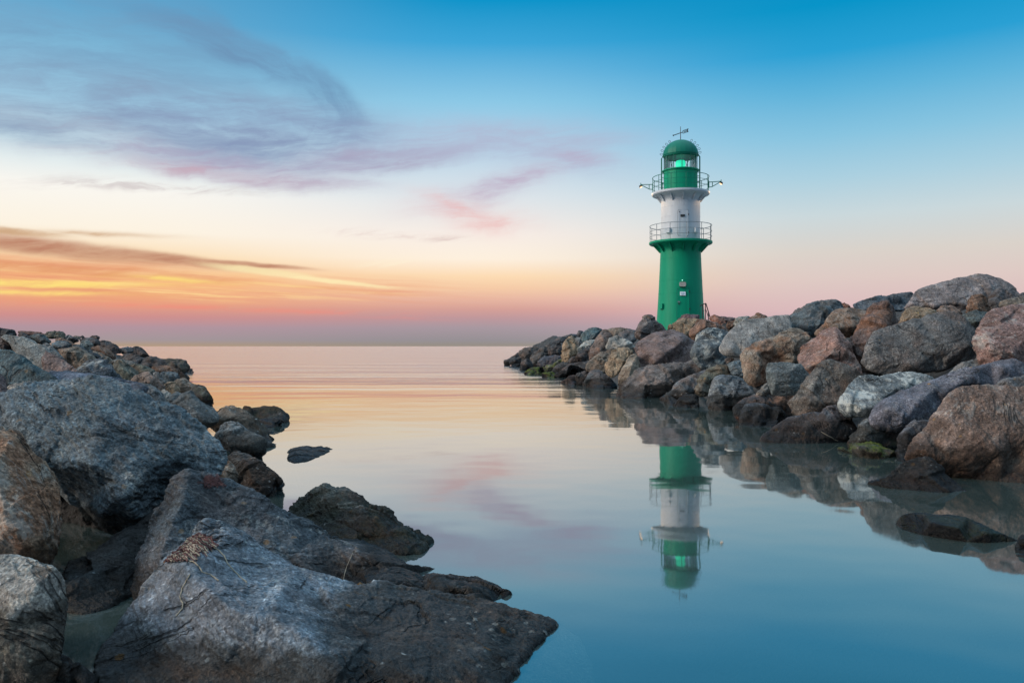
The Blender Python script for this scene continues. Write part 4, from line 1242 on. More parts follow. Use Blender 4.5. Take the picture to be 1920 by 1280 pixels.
rock('F', [(750, 805), (790, 700), (900, 620), (980, 560), (1040, 490), (1120, 463), (1190, 458), (1240, 500), (1290, 580), (1350, 650), (1365, 740), (1425, 840), (1495, 950), (1510, 1030), (1400, 1030), (1200, 980), (1080, 960), (1000, 990), (920, 1060), (860, 1060), (810, 990), (775, 900)],
     "red granite boulder with a pale rim and dark underside", (0.27, 0.16, 0.13), d=10.6, lean=.7, facets=1, inr=[(900, 740, .22), (1100, 560, .2), (1200, 600, .3), (1150, 780, .38), (1000, 860, .38), (860, 890, .28), (1300, 760, .3), (1250, 880, .15), (1400, 940, .1)], rust=.3, pale=.15, chip=0.48)
rock('P', [(1594, 645), (1599, 629), (1611, 612), (1621, 598), (1633, 581), (1643, 573), (1654, 565), (1667, 570), (1678, 577), (1690, 584), (1694, 606), (1680, 640), (1660, 670), (1640, 700), (1621, 706), (1612, 702), (1605, 684), (1596, 667)],
     "tall chestnut-brown boulder with a grey peak, next to the red granite one", (0.155, 0.105, 0.09), d=10.9, lean=.5, facets=3, inr=[(1640, 600, .2), (1622, 640, .3), (1608, 660, .25), (1660, 610, .28)], rust=.75)
rock('G', [(-146, 482), (-120, 440), (0, 413), (150, 365), (300, 358), (440, 330), (615, 323), (580, 410), (500, 510), (430, 560), (300, 520), (0, 540), (-120, 520)],
     "blue-black slab on the skyline with a bright blue top edge", (0.085, 0.10, 0.115), d=14.5, lean=.9, facets=2, rust=.0)
rock('G', [(490, 490), (560, 400), (630, 310), (700, 260), (900, 213), (1060, 178), (1120, 140), (1250, 133), (1380, 108), (1460, 116), (1600, 153), (1750, 240), (1785, 290), (1860, 365), (1750, 450), (1500, 560), (1230, 590), (1100, 580), (900, 560), (700, 560)],
     "biggest granite boulder crowning the skyline, pink-grey above a dark underside", (0.21, 0.185, 0.18), d=12.2, lean=.5, facets=1, rough=.8, inr=[(580, 425, .12), (800, 395, .3), (1050, 365, .34), (1230, 415, .3), (1150, 250, .2), (1450, 250, .22), (850, 300, .2), (1050, 480, .08), (750, 480, .06), (1600, 380, .2)], rust=.1, lichen=.2, chip=0.48)
rock('G', [(415, 700), (440, 560), (500, 490), (600, 473), (720, 488), (850, 530), (900, 560), (860, 640), (700, 700), (500, 730)], "tan stone with yellow lichen between chestnut boulder and great dark slab", 'tan', d=10.0, orange=1.0, lichen=.6)
rock('G', [(865, 520), (930, 480), (1040, 448), (1100, 500), (1190, 560), (1220, 620), (1000, 620), (900, 590)], "small triangular rose stone above the great dark slab", 'rose', d=10.2)
rock('G', [(1225, 560), (1255, 400), (1310, 340), (1400, 333), (1470, 370), (1510, 545), (1450, 600), (1280, 600)], "rusty stub of rock standing before the biggest granite boulder", (0.19, 0.125, 0.09), d=10.2, lean=.3, facets=2, rust=.8)
rock('G', [(1475, 410), (1560, 290), (1640, 268), (1720, 308), (1820, 370), (1860, 440), (1700, 520), (1580, 580), (1500, 500)], "grey cracked stone beside the rusty stub", 'slate', d=10.6, facets=3)
rock('G', [(-5, 1130), (30, 960), (80, 860), (130, 790), (250, 740), (430, 680), (600, 628), (680, 640), (760, 598), (900, 548), (1000, 528), (1080, 548), (1180, 600), (1250, 660), (1310, 760), (1370, 810), (1340, 870), (1350, 960), (1400, 1070), (1240, 1110), (1080, 1145), (950, 1200), (720, 1250), (560, 1270), (400, 1285), (250, 1265), (90, 1225)],
     "great flat-faced dark slab in the middle of the slope", (0.135, 0.13, 0.125), d=9.0, lean=.55, facets=0, rough=.55, inr=[(110, 880, .10), (200, 1140, .14), (600, 720, .10), (900, 640, .1), (1150, 720, .12), (1250, 950, .12), (600, 1000, .16), (900, 1000, .16), (600, 1190, .14), (1000, 1100, .14), (60, 1080, .08)], rust=.3, lichen=.2, chip=0.45)
rock('G', [(1170, 580), (1330, 533), (1450, 533), (1550, 560), (1520, 640), (1450, 740), (1380, 850), (1300, 800)], "greenish-black stone wedged between great dark slab and red-pink boulder", (0.09, 0.115, 0.115), d=9.7, rust=.1)
rock('N', [(1626, 485), (1660, 430), (1690, 370), (1750, 320), (1850, 298), (1950, 278), (2100, 280), (2130, 640), (1920, 680), (1850, 660), (1780, 670), (1725, 650), (1675, 600), (1645, 540)],
     "red-pink granite boulder cut by the photo's edge above the long blue slab", (0.25, 0.165, 0.15), d=8.1, lean=.5, facets=1, inr=[(1690, 470, .18), (1735, 540, .26), (1760, 400, .16), (1900, 400, .2), (1850, 560, .28), (1990, 450, .22), (1740, 610, .12)], rust=.2, pale=.3, chip=0.45)
rock('N', [(1748, 330), (1790, 268), (1880, 248), (1980, 228), (2080, 240), (2100, 330), (1850, 340)], "tan-grey boulder behind the red-pink one at the photo's edge", 'warm', d=9.2)
rock('N', [(1880, 250), (1890, 228), (1925, 208), (2000, 195), (2020, 260), (1920, 270)], "small slate stone on the skyline at the very edge", 'slate', d=11)
rock('N', [(1470, 705), (1500, 655), (1600, 608), (1680, 588), (1710, 630), (1650, 690), (1520, 730)], "small grey stone under the great dark slab's corner", 'grey', d=8.1)
rock('N', [(1038, 930), (1068, 870), (1130, 820), (1250, 768), (1400, 718), (1600, 648), (1720, 618), (1850, 593), (1905, 620), (1925, 690), (1880, 740), (1740, 780), (1620, 790), (1520, 830), (1460, 880), (1390, 940), (1270, 975), (1180, 1000), (1080, 1000), (1048, 975)],
     "long blue-purple slab slanting down the slope, yellow lichen rings at its top", (0.125, 0.13, 0.155), d=7.6, lean=.5, facets=0, rough=.7, inr=[(1130, 880, .2), (1250, 825, .22), (1400, 770, .2), (1600, 700, .2), (1800, 650, .2), (1300, 850, .28), (1240, 940, .2), (1450, 800, .22)], orange=.6, rust=.1, chip=0.4)
rock('N', [(1740, 760), (1790, 718), (1870, 708), (1950, 693), (2050, 700), (2060, 800), (1850, 800)], "bluish stone between long slab and big brown granite at the edge", 'blue', d=6.9)
rock('I', [(1245, 475), (1270, 410), (1300, 370), (1370, 310), (1400, 250), (1450, 190), (1500, 118), (1540, 83), (1620, 70), (1720, 66), (1820, 70), (1920, 75), (2050, 80), (2180, 120), (2200, 640), (2050, 625, 'w'), (1920, 615, 'w'), (1780, 605, 'w'), (1640, 590, 'w'), (1500, 560), (1400, 535), (1290, 510)],
     "biggest brown granite boulder at the water, veined with white", (0.215, 0.15, 0.12), d=6.05, lean=.42, facets=0, rough=.85, inr=[(1330, 430, .14), (1480, 260, .16), (1560, 130, .06), (1780, 120, .08), (1620, 350, .24), (1800, 330, .22), (1780, 430, .26), (1900, 250, .16), (1850, 480, .12), (1560, 480, .2), (1480, 490, .14), (2020, 350, .2)], rust=.3, pale=.16, lichen=.3, chip=0.3)
rock('I', [(1050, 622, 'w'), (1130, 580), (1200, 535), (1280, 480), (1340, 457), (1390, 475), (1450, 530), (1520, 590), (1605, 660, 'w'), (1480, 668, 'w'), (1340, 668, 'w'), (1200, 655, 'w')],
     "dark wet pyramid of rock in front of the biggest brown granite boulder", 'dark', lean=.6, facets=2, inr=[(1320, 520, .16), (1230, 580, .16), (1400, 580, .2)], rust=.2, lichen=.5, rough=1.3, chip=0.6)
rock('I', [(1200, 845, 'w'), (1230, 800, 4.40), (1280, 787, 4.38), (1350, 784, 4.38), (1420, 795, 4.36), (1500, 794, 4.34), (1600, 815, 4.26), (1700, 855, 4.16), (1800, 903, 4.09), (1895, 940, 'w'), (1750, 950, 'w'), (1600, 947, 'w'), (1350, 907, 'w'), (1240, 877, 'w')],
     "low black whale-backed rock awash, fringed with green weed", 'black', facets=0, th=.4, inr=[(1400, 840, 4.18, 'a'), (1550, 870, 4.08, 'a'), (1700, 900, 4.05, 'a')], moss=0.12, rough=.6, chip=0.25)
rock('I', [(1872, 1012, 'w'), (1885, 960), (1905, 910), (1960, 875), (2030, 880), (2060, 1040, 'w'), (1960, 1052, 'w'), (1905, 1040, 'w')], "dark stone cut by the photo's edge, nearest in the open water", 'dark', lean=.4, d=3.9)
rock('H', [(250, 778, 'w'), (300, 710), (400, 640), (520, 560), (640, 525), (760, 490), (850, 490), (900, 450), (1000, 431), (1060, 455), (1110, 500), (1170, 580), (1212, 640), (1190, 720), (1145, 785, 'w'), (1000, 803, 'w'), (700, 803, 'w'), (400, 803, 'w'), (290, 795, 'w')],
     "dark wet boulder with dead weed hanging down its face", (0.07, 0.072, 0.08), lean=.6, facets=2, inr=[(500, 620, .12), (860, 560, .22), (1000, 520, .16), (1030, 640, .3), (700, 640, .24)], rust=.25, rough=1.1, chip=0.4)
rock('H', [(1100, 835), (1150, 740), (1220, 680), (1260, 590), (1310, 538), (1372, 545), (1395, 600), (1455, 660), (1520, 720), (1560, 800), (1480, 855), (1400, 850), (1200, 855), (1115, 860)],
     "triangular smooth grey stone behind the mossy one", 'grey', d=7.6, lean=.4, facets=1, rust=.05)
rock('H', [(1010, 865, 'w'), (1080, 853, 7.45), (1150, 826, 7.55), (1250, 811, 7.58), (1360, 814, 7.55), (1450, 836, 7.45), (1585, 876, 7.2), (1620, 930, 'w'), (1450, 958, 'w'), (1300, 948, 'w'), (1150, 908, 'w')],
     "low stone covered in bright green moss at the water", (0.09, 0.10, 0.08), facets=0, th=.4, inr=[(1200, 850, 7.25, 'a'), (1300, 870, 7.1, 'a'), (1420, 890, 7.0, 'a')], moss=1.0, rough=2.2, tide=-.3, chip=0.8)
rock('H', [(1605, 960), (1620, 850), (1640, 720), (1700, 628), (1780, 578), (1900, 538), (2000, 560), (1990, 660), (1880, 720), (1800, 780), (1740, 880), (1710, 980), (1680, 1005, 'w'), (1630, 1005, 'w')],
     "oval dark grey stone below the long blue-purple slab", (0.09, 0.092, 0.10), d=7.0, lean=.5, facets=2, rust=.05)
rock('H', [(1045, 410), (1080, 310), (1150, 200), (1220, 148), (1330, 118), (1430, 130), (1530, 108), (1640, 93), (1760, 98), (1900, 128), (1970, 165), (1780, 300), (1630, 370), (1530, 430), (1440, 470), (1390, 500), (1330, 525), (1200, 525), (1110, 500), (1055, 450)],
     "dark boulder with a broad white quartz face", (0.17, 0.19, 0.195), d=8.3, lean=.6, facets=1, inr=[(1200, 230, .14), (1290, 180, .12), (1480, 170, .14), (1250, 460, .34), (1420, 420, .32), (1160, 400, .26), (1480, 330, .3), (1650, 220, .2)], pale=.72, rust=.0, strata=(.6, .2, -.6), chip=0.48)
rock('H', [(508, 390), (600, 320), (690, 200), (770, 90), (830, 18), (880, -10), (940, -22), (1000, 0), (1100, 28), (1200, 78), (1265, 130), (1200, 230), (1130, 320), (1090, 430), (1060, 500), (900, 500), (800, 520), (660, 545), (590, 500), (540, 440)],
     "scooped olive-brown boulder between teal block and white-faced boulder", (0.135, 0.12, 0.105), d=8.8, lean=.6, facets=1, inr=[(840, 80, .16), (780, 220, .26), (900, 260, .12), (960, 160, .06), (1090, 110, .18), (700, 380, .26), (950, 400, .24), (640, 430, .18)], rust=.3, chip=0.45)
rock('F', [(360, 985), (385, 900), (440, 893), (700, 908), (765, 900), (830, 980), (890, 1050), (820, 1190), (740, 1270), (560, 1275), (440, 1265), (385, 1140)],
     "box-like teal block with a bright blue flat top", (0.12, 0.155, 0.16), d=9.7, lean=.4, facets=0, rough=.7, inr=[(400, 940, .0), (420, 1010, .26), (630, 1020, .32), (740, 935, .14), (460, 1180, .24), (640, 1180, .26)], rust=.15, chip=0.45)
rock('H', [(0, 450), (50, 400), (100, 368), (200, 330), (330, 300), (480, 290), (620, 290), (560, 370), (520, 420), (580, 500), (560, 570), (400, 560), (150, 560), (60, 600), (15, 570)],
     "flat dark slab with a rusty end behind the waterline boulder", 'dark', d=10.4, lean=.9, facets=1, rust=.7)
rock('H', [(35, 622, 'w'), (60, 520), (95, 420), (180, 404), (270, 420), (350, 460), (440, 453), (478, 500), (495, 585, 'w'), (400, 637, 'w'), (150, 642, 'w')],
     "blocky dark boulder at the waterline in front of the flat slab", (0.08, 0.088, 0.098), lean=.6, facets=0, inr=[(100, 470, .18), (250, 475, .24), (430, 500, .2), (120, 590, .1), (350, 580, .14)], rust=.1)
rock('H', [(190, 330), (260, 240), (310, 203), (333, 240), (335, 310), (240, 350)], "small pale pointed stone beside the teal block", 'pale', d=10.6)
rock('E', [(1178, 1195), (1230, 1080), (1260, 950), (1300, 890), (1360, 863), (1500, 870), (1560, 863), (1650, 910), (1720, 980), (1765, 1030), (1775, 1080), (1720, 1140), (1640, 1175), (1570, 1210), (1530, 1265, 'w'), (1360, 1283, 'w'), (1210, 1273, 'w')],
     "bluish split boulder with light faces standing in the water", (0.17, 0.19, 0.205), d=12.4, lean=.55, facets=1, inr=[(1320, 970, .22), (1310, 1000, .3), (1600, 1010, .22), (1390, 1110, .26), (1240, 1170, .16), (1600, 1090, .16), (1400, 1200, .14)], pale=.25, rust=.1, chip=0.7)
rock('E', [(1040, 1075), (1090, 900), (1200, 800), (1280, 720), (1400, 708), (1450, 740), (1485, 820), (1465, 880), (1350, 900), (1290, 960), (1240, 1020), (1180, 1080), (1120, 1100)],
     "slanted grey-green stone with an orange lichen spot at its top", 'olive', d=13.4, lean=.4, facets=1, orange=1.0, strata=(.6, .1, .7), inr=[(1180, 880, .16), (1350, 780, .16), (1120, 1000, .16)])
rock('E', [(615, 1150, 'w'), (700, 1070), (800, 970), (900, 900), (1000, 858), (1100, 808), (1200, 798), (1150, 880), (1070, 1060), (970, 1120), (870, 1180, 'w'), (770, 1220, 'w'), (690, 1190, 'w')],
     "long slanted blue-grey slab with a rusty foot in the water", (0.15, 0.165, 0.175), d=14.0, lean=.5, facets=1, strata=(.6, .1, .7), rust=.4)
rock('E', [(760, 1215, 'w'), (860, 1140), (930, 1080), (1010, 1063), (1085, 1110), (1100, 1180), (1085, 1245, 'w'), (930, 1250, 'w'), (820, 1238, 'w')], "dark low stone between two slanted slabs at the water", 'dark', lean=.5, rust=.1)
rock('E', [(95, 1110, 'w'), (170, 990), (280, 890), (400, 760), (530, 713), (680, 738), (880, 698), (1000, 688), (1075, 708), (1125, 770), (1010, 880), (880, 950), (780, 1010), (640, 1070), (480, 1110), (400, 1135, 'w'), (200, 1128, 'w')],
     "very large slanted grey-brown boulder with a speckled top at the water's edge", (0.155, 0.135, 0.125), d=15.6, lean=.6, facets=1, inr=[(480, 790, .16), (700, 800, .2), (930, 810, .14), (450, 960, .26), (700, 930, .26), (250, 1030, .16)], rust=.2, lichen=.6)
rock('E', [(1440, 720), (1500, 690), (1590, 660), (1640, 700), (1660, 800), (1640, 890), (1550, 880), (1480, 830)], "blue stone between grey-green stone and tan boulder", 'blue', d=13.2, rust=.0)
rock('E', [(1400, 660), (1440, 640), (1510, 650), (1500, 700), (1420, 705)], "small dark stone filling the gap under the light granite slab", 'slate', d=14.0)
rock('E', [(1760, 990), (1850, 940), (1930, 920), (1920, 980), (1800, 1030)], "little dark stone in the gap beside the bluish split boulder", 'dark', d=11.6)


for k, R in enumerate(ROCKS):
    rock_base(k, R)
_dg = bpy.context.evaluated_depsgraph_get()
for k, R in enumerate(ROCKS):
    rock_finish(k, R, _dg)

# ------------------------------------------------------------------ the lighthouse
LH = bpy.data.objects.new('lighthouse', None)
COL.objects.link(LH)
LX, LY = 10.16, 48.0
PXM = FOC / LY


def hz(py):
    return CAMZ + (HY - py) / PXM


BASEZ = 1.55
LH.location = (LX, LY, BASEZ)
LH.rotation_euler = (0, 0, math.atan2(-LX, LY))     # local -Y looks at the photographer
tag(LH, "green and white round lighthouse with two galleries on the boulder breakwater", "lighthouse")


def Zr(py):
    return hz(py) - BASEZ


def ang(deg, r, z):
    """a point at radius r, deg to the right of the side facing the photographer"""
    a = math.radians(deg)
    return Vector((math.sin(a) * r, -math.cos(a) * r, z))


R_BASE = 1.47
zlow = Zr(455)
prof = [(1.49, 0.0), (1.42, Zr(600)), (1.36, Zr(575)), (1.295, Zr(540)), (1.24, Zr(505)), (1.205, Zr(480)), (1.195, Zr(466)), (1.19, zlow - 0.02)]
mb = MB()
mb.lathe(prof, 96)
low = mb.build('lower_tower', M_GREEN, LH, True)


def tower_r(z):
    for (r0, z0), (r1, z1) in zip(prof, prof[1:]):
        if z0 <= z <= z1:
            return r0 + (r1 - r0) * (z - z0) / (z1 - z0)
    return prof[-1][0]


for py in (486, 527, 551):
    mb = MB()
    z = Zr(py)
    mb.lathe([(tower_r(z) + 0.001, z - .02), (tower_r(z) + .008, z - .01), (tower_r(z) + .008, z + .01), (tower_r(z) + 0.001, z + .02)], 96)
    mb.build('weld_seam', M_GREEN, low, True)


def gallery(name, z, r, rt, mat_floor, mat_rail, flare_z, flare_r, h, nposts, mids, th=0.12):
    mb = MB()
    pr = [(flare_r, z - flare_z)]
    for i in range(1, 9):
        t = i / 8
        pr.append((flare_r + (r - 0.03 - flare_r) * (t ** 1.7), z - flare_z + (flare_z - th - 0.03) * (1 - (1 - t) ** 1.9)))
    pr += [(r, z - th), (r + 0.015, z - th + 0.015), (r + 0.015, z - 0.01), (r, z), (rt, z)]
    mb.lathe(pr, 96)
    g = mb.build(name, mat_floor, LH, True)
    for k in range(12):
        a = 15 + 30 * k - 8
        mb = MB()
        d = ang(a, 1, 0)
        p0, p1, p2 = d * (flare_r - .02), d * (r - 0.22), None
        side = Vector((-d.y, d.x, 0)) * 0.022
        A = [p0 + Vector((0, 0, z - flare_z - 0.05)), p0 + Vector((0, 0, z - th - .01)), p1 + Vector((0, 0, z - th - .01)), p1 + Vector((0, 0, z - th - 0.10)), d * (flare_r + .07) + Vector((0, 0, z - flare_z - 0.02))]
        vs = [p - side for p in A] + [p + side for p in A]
        n = 5
        mb.add(vs, [tuple(range(n)), tuple(reversed(range(n, 2 * n)))] + [(i, (i + 1) % n, (i + 1) % n + n, i + n) for i in range(n)])
        mb.build('bracket', mat_floor, g)
    mb = MB()
    rr = r - 0.03
    for zz in mids:
        mb.tube([ang(360 * i / 72, rr, z + zz) for i in range(72)], 0.019 if zz >= h else 0.013, 6, True)
    rail = mb.build('railing', mat_rail, g, True)
    for k in range(nposts):
        mb = MB()
        a = 360 * k / nposts + 11
        mb.tube([ang(a, rr, z - 0.05), ang(a, rr, z + h)], 0.02, 6)
        mb.build('post', mat_rail, rail)
    return g


gal1 = gallery('lower_gallery', Zr(454), 1.86, 1.1, M_GREEN, M_STEEL, 0.62, 1.19, 0.96, 12, (0.30, 0.62, 0.96))
mb = MB()
mb.lathe([(1.155, Zr(454) + 0.004), (1.155, Zr(372))], 96)
up = mb.build('upper_tower', M_WHITE, LH, True)
for py in (408, 390):
    mb = MB()
    z = Zr(py)
    mb.lathe([(1.156, z - .02), (1.162, z - .01), (1.162, z + .01), (1.156, z + .02)], 96)
    mb.build('weld_seam', M_WHITE, up, True)
zg = Zr(362)
gal2 = gallery('upper_gallery', zg, 1.70, 0.9, M_WHITE, M_DGREEN, 0.55, 1.153, 0.92, 12, (0.30, 0.60, 0.92), 0.13)

# lantern
zd1 = Zr(321)
mb = MB()
mb.lathe([(1.0, zg + 0.004), (1.0, zd1 - .04), (1.09, zd1 - .03), (1.09, zd1 + .03), (0.98, zd1 + .04), (0.2, zd1 + .045)], 72)
drum = mb.build('lantern_drum', M_GREEN, LH, True)
for a in (-48, -14, 22, 58):
    mb = MB()
    mb.tube([ang(a, 1.003, zg + .01), ang(a, 1.003, zd1 - .06)], 0.012, 5)
    mb.build('seam_strip', M_GREEN, drum)
zw1 = Zr(296)
mb = MB()
mb.lathe([(0.965, zd1 + .05), (0.965, zw1 + .02)], 72)
glz = mb.build('lantern_glass', M_GLASS, LH, True)
for k in range(12):
    a = 30 * k + 5
    mb = MB()
    mb.tube([ang(a, 0.975, zd1 + .03), ang(a, 0.975, zw1 + .03)], 0.026, 6)
    mb.build('glazing_bar', M_DGREEN, glz)
for k in range(6):
    a = 60 * k + 20
    mb = MB()
    mb.tube([ang(a, 0.90, zd1 + .06), ang(a + 24, 0.90, zw1)], 0.014, 5)
    mb.build('brace', M_STEEL, glz)
mb = MB()
mb.lathe([(0.0001, zd1 + .16), (0.26, zd1 + .17), (0.28, zd1 + .30), (0.30, zd1 + .42), (0.28, zd1 + .55), (0.24, zd1 + .62), (0.0001, zd1 + .63)], 32)
lens = mb.build('lens', M_LENS, LH, True)
mb = MB()
mb.lathe([(0.24, zd1 + .05), (0.10, zd1 + .09), (0.05, zd1 + .12), (0.09, zd1 + .15), (0.16, zd1 + .155)], 24)
mb.build('lamp_base', M_CORE, lens, True)

# dome with its facets
zdt = Zr(263)
mb = MB()
pr = [(0.93, zw1 - .02), (0.98, zw1 + .02), (1.03, zw1 + .04), (1.05, zw1 + .10), (1.08, zw1 + .13)]
for i in range(0, 13):
    t = PI / 2 * i / 12
    pr.append((max(0.02, 1.055 * math.cos(t)), zw1 + .14 + (zdt - zw1 - .14) * math.sin(t)))
mb.lathe(pr, 24, cap1=True)
dome = mb.build('dome', M_DGREEN, LH)
dome.data.set_sharp_from_angle(angle=math.radians(11))
mb = MB()
mb.lathe([(0.0001, zw1 - .01), (0.93, zw1 - .015)], 48)
mb.build('ceiling_plate', M_STEEL, dome)
for side in (-1, 1):
    for k in range(5):
        t = math.radians(6 + 12.5 * k)
        c = Vector((side * 1.055 * math.cos(t), -0.08, zw1 + .14 + (zdt - zw1 - .14) * math.sin(t)))
        nrm_ = Vector((side * math.cos(t), 0, math.sin(t)))
        tan_ = Vector((-side * math.sin(t), 0, math.cos(t)))
        mb = MB()
        pts = [c + nrm_ * (0.0 + 0.085 * (1 - math.cos(q))) + tan_ * (0.055 * math.sin(q)) for q in [PI * 2 * i / 14 * 0.93 for i in range(15)]]
        mb.tube(pts, 0.012, 5)
        mb.build('rung', M_BLACK, dome)
    mb = MB()
    x = side * 1.125
    mb.tube([(x, -0.10, zg), (x, -0.10, zw1 - .02), (x * 0.93, -0.1, zw1 + .10)], 0.042, 6)
    mb.build('ladder_rail', M_DGREEN, LH)
    for zz in (zd1, zd1 - .36, zd1 - .72):
        mb = MB()
        mb.tube([(x, -0.10, zz), (side * 0.99, -0.08, zz)], 0.02, 5)
        mb.build('stay', M_DGREEN, LH)
# wind vane with its pierced flag
zv = Zr(249)
mb = MB()
mb.tube([(0, 0, zdt - .05), (0, 0, Zr(237.5))], 0.028, 6, r1=0.018)
va = mb.build('wind_vane', M_BLACK, LH)
def vane(x, dz=0.0):
    return Vector((x, 0.05, zv + 0.30 * x + dz))
mb = MB()
mb.tube([vane(-.43), vane(.12)], 0.024, 6)
mb.tube([vane(-.46), vane(-.40)], 0.045, 6)
mb.build('arrow', M_BLACK, va)
mb = MB()
def bar(x0, z0, x1, z1, r=0.016):
    mb.tube([vane(x0, z0), vane(x1, z1)], r, 5)
for (x0, z0, x1, z1) in ((.10, .0, .14, .085), (.10, .0, .14, -.085), (.14, .085, .42, .085), (.14, -.085, .42, -.085)):
    bar(x0, z0, x1, z1)
# three pierced digits, too small in the photograph to read
for x in (.19, .26, .33):
    bar(x, -.07, x, .07, .012)
    bar(x, .0, x + .035, .0, .010)
    bar(x + .035, -.05, x + .035, .05, .010)
vs = [vane(.385, -.10), vane(.385, .10), vane(.47, .11), vane(.435, 0), vane(.47, -.11)]
mb.add([v + Vector((0, -.01, 0)) for v in vs] + [v + Vector((0, .01, 0)) for v in vs],
       [(0, 1, 2, 3), (0, 3, 4), (8, 7, 6, 5), (9, 8, 5)] + [(i, (i + 1) % 5, (i + 1) % 5 + 5, i + 5) for i in range(5)])
mb.build('flag', M_BLACK, va)

# the two floodlight arms with their lit lamps
for side in (-1, 1):
    z = Zr(346)
    e = 2.36
    mb = MB()
    y = -0.15
    for (p, q) in (((1.66, .04), (e, .06)), ((1.66, -.26), (1.86, -.24)), ((1.86, .05), (1.86, -.24)), ((1.88, -.22), (e, .05)), ((1.66, .08), (1.66, -.3)), ((e, .0), (e, .16))):
        mb.tube([(side * p[0], y, z + p[1]), (side * q[0], y, z + q[1])], 0.024, 6)
    arm = mb.build('floodlight_arm', M_DGREEN, LH)
    mb = MB()
    pr = [(0.03, .06), (0.06, .05), (0.095, -.06), (0.10, -.07)]
    mb.lathe(pr, 20, cap0=True)
    rot = Matrix.Rotation(side * 0.55, 3, 'Y')
    mb.v = [tuple(rot @ Vector(v) + Vector((side * (e + .03), y, z - .03))) for v in mb.v]
    hd = mb.build('lamp_head', M_BLACK, arm, True)
    mb = MB()
    mb.lathe([(0.088, -.066), (0.07, -.10), (0.0001, -.12)], 20, cap0=True)
    mb.v = [tuple(rot @ Vector(v) + Vector((side * (e + .03), y, z - .03))) for v in mb.v]
    mb.build('bulb', M_BULB, hd, True)
    sl = bpy.data.lights.new('flood_light', 'SPOT')
    sl.energy = 120
    sl.color = (1.0, 0.62, 0.32)
    sl.spot_size = math.radians(95)
    sl.spot_blend = 0.8
    sl.shadow_soft_size = 0.08
    so = bpy.data.objects.new('flood_light', sl)
    COL.objects.link(so)
    so.parent = LH
    so.location = (side * (e + .0), y, z - 0.19)
    so.rotation_euler = Vector((-side * 1.2, 0.15, -1.6)).to_track_quat('-Z', 'Y').to_euler()


def plate(name, mat, deg, z, w, h, r, t=0.03, parent=None, bulge=0.0, nx=6, corner=0.0):
    """a thin curved panel lying on the tower"""
    mb = MB()
    half = w / 2 / r
    outl = []
    if corner:
        for (sx, sz) in ((1, 1), (-1, 1), (-1, -1), (1, -1)):
            base = {(1, 1): 0, (-1, 1): 90, (-1, -1): 180, (1, -1): 270}[(sx, sz)]
            for i in range(6):
                q = math.radians(base + 18 * i)
                outl.append((sx * (w / 2 - corner) + corner * math.cos(q), sz * (h / 2 - corner) + corner * math.sin(q)))
    else:
        for i in range(nx + 1): outl.append((-w / 2 + w * i / nx, -h / 2))
        for i in range(nx + 1): outl.append((w / 2 - w * i / nx, h / 2))
    n = len(outl)
    a0 = math.radians(deg)
    def P(x, zz, rr):
        rr = rr + 0.0
        rt = rr if not callable(r) else rr
        a = a0 + x / r
        return (math.sin(a) * rt, -math.cos(a) * rt, z + zz)
    def taper(zz):
        return (tower_r(z + zz) if z + zz < zlow - .05 else 1.155)
    vi = [P(x, zz, taper(zz) - .03) for x, zz in outl]
    vo = [P(x, zz, taper(zz) + t) for x, zz in outl]
    mb.add(vi + vo, [tuple(range(n, 2 * n))] + [(i, (i + 1) % n, (i + 1) % n + n, i + n) for i in range(n)])
    return mb.build(name, mat, parent or LH)


D = 10
door1 = plate('door', M_GREEN, D - 3, Zr(571), 0.70, 1.72, 1.36, 0.022, corner=.05)
plate('door_frame', M_DGREEN, D - 3, Zr(571), 0.78, 1.80, 1.36, 0.008, parent=door1, corner=.06)
for py in (549, 581):
    plate('hinge', M_BLACK, D + 12, Zr(py), 0.06, 0.10, 1.34, 0.05, parent=door1)
plate('handle', M_STEEL, D - 14, Zr(568), 0.13, 0.06, 1.36, 0.06, parent=door1)
plate('keyhole_plate', M_BLACK, D - 14, Zr(572), 0.09, 0.05, 1.36, 0.04, parent=door1)
sg = plate('sign_plate', M_SIGN, D - 4.5, Zr(553), 0.32, 0.225, 1.34, 0.05)
for k, (x, zz, w) in enumerate(((-.085, .03, .05), (-.02, .03, .05), (.055, .03, .07), (-.06, -.015, .09), (.05, -.015, .08), (0, -.055, .12))):
    plate('print_line', M_INK, D - 4.5 + math.degrees(x / 1.34), Zr(553) + zz, w, 0.022, 1.34, 0.053, parent=sg)
lb = plate('wall_lamp', M_GREYBOX, D - 5, Zr(536), 0.36, 0.26, 1.31, 0.12, corner=.07)
plate('lamp_hood', M_DGREEN, D - 5, Zr(540.2), 0.34, 0.04, 1.31, 0.10, parent=lb)
plate('status_light', emit("status_light", (0.45, 1.0, 0.85), 0.9), D - 5.5, Zr(528.6), 0.05, 0.05, 1.29, 0.04)
plate('junction_box', M_GREEN, -52, Zr(575), 0.30, 0.30, 1.36, 0.14)
door2 = plate('door', M_WHITE, D - 2, Zr(423), 0.62, 1.52, 1.155, 0.022, corner=.11)
plate('door_frame', M_STEEL, D - 2, Zr(423), 0.67, 1.57, 1.155, 0.006, parent=door2, corner=.12)
plate('window', M_BLACK, D - 4, Zr(410), 0.26, 0.14, 1.155, 0.03, parent=door2)
for py in (408, 441):
    plate('hinge', M_BLACK, D + 13, Zr(py), 0.04, 0.10, 1.155, 0.04, parent=door2)
plate('handle', M_BLACK, D - 13, Zr(403), 0.05, 0.05, 1.155, 0.05, parent=door2)
for a in (-36, 48):
    bx = plate('equipment_box', M_WHITE, a, Zr(435.5), 0.26, 0.28, 1.155, 0.16)

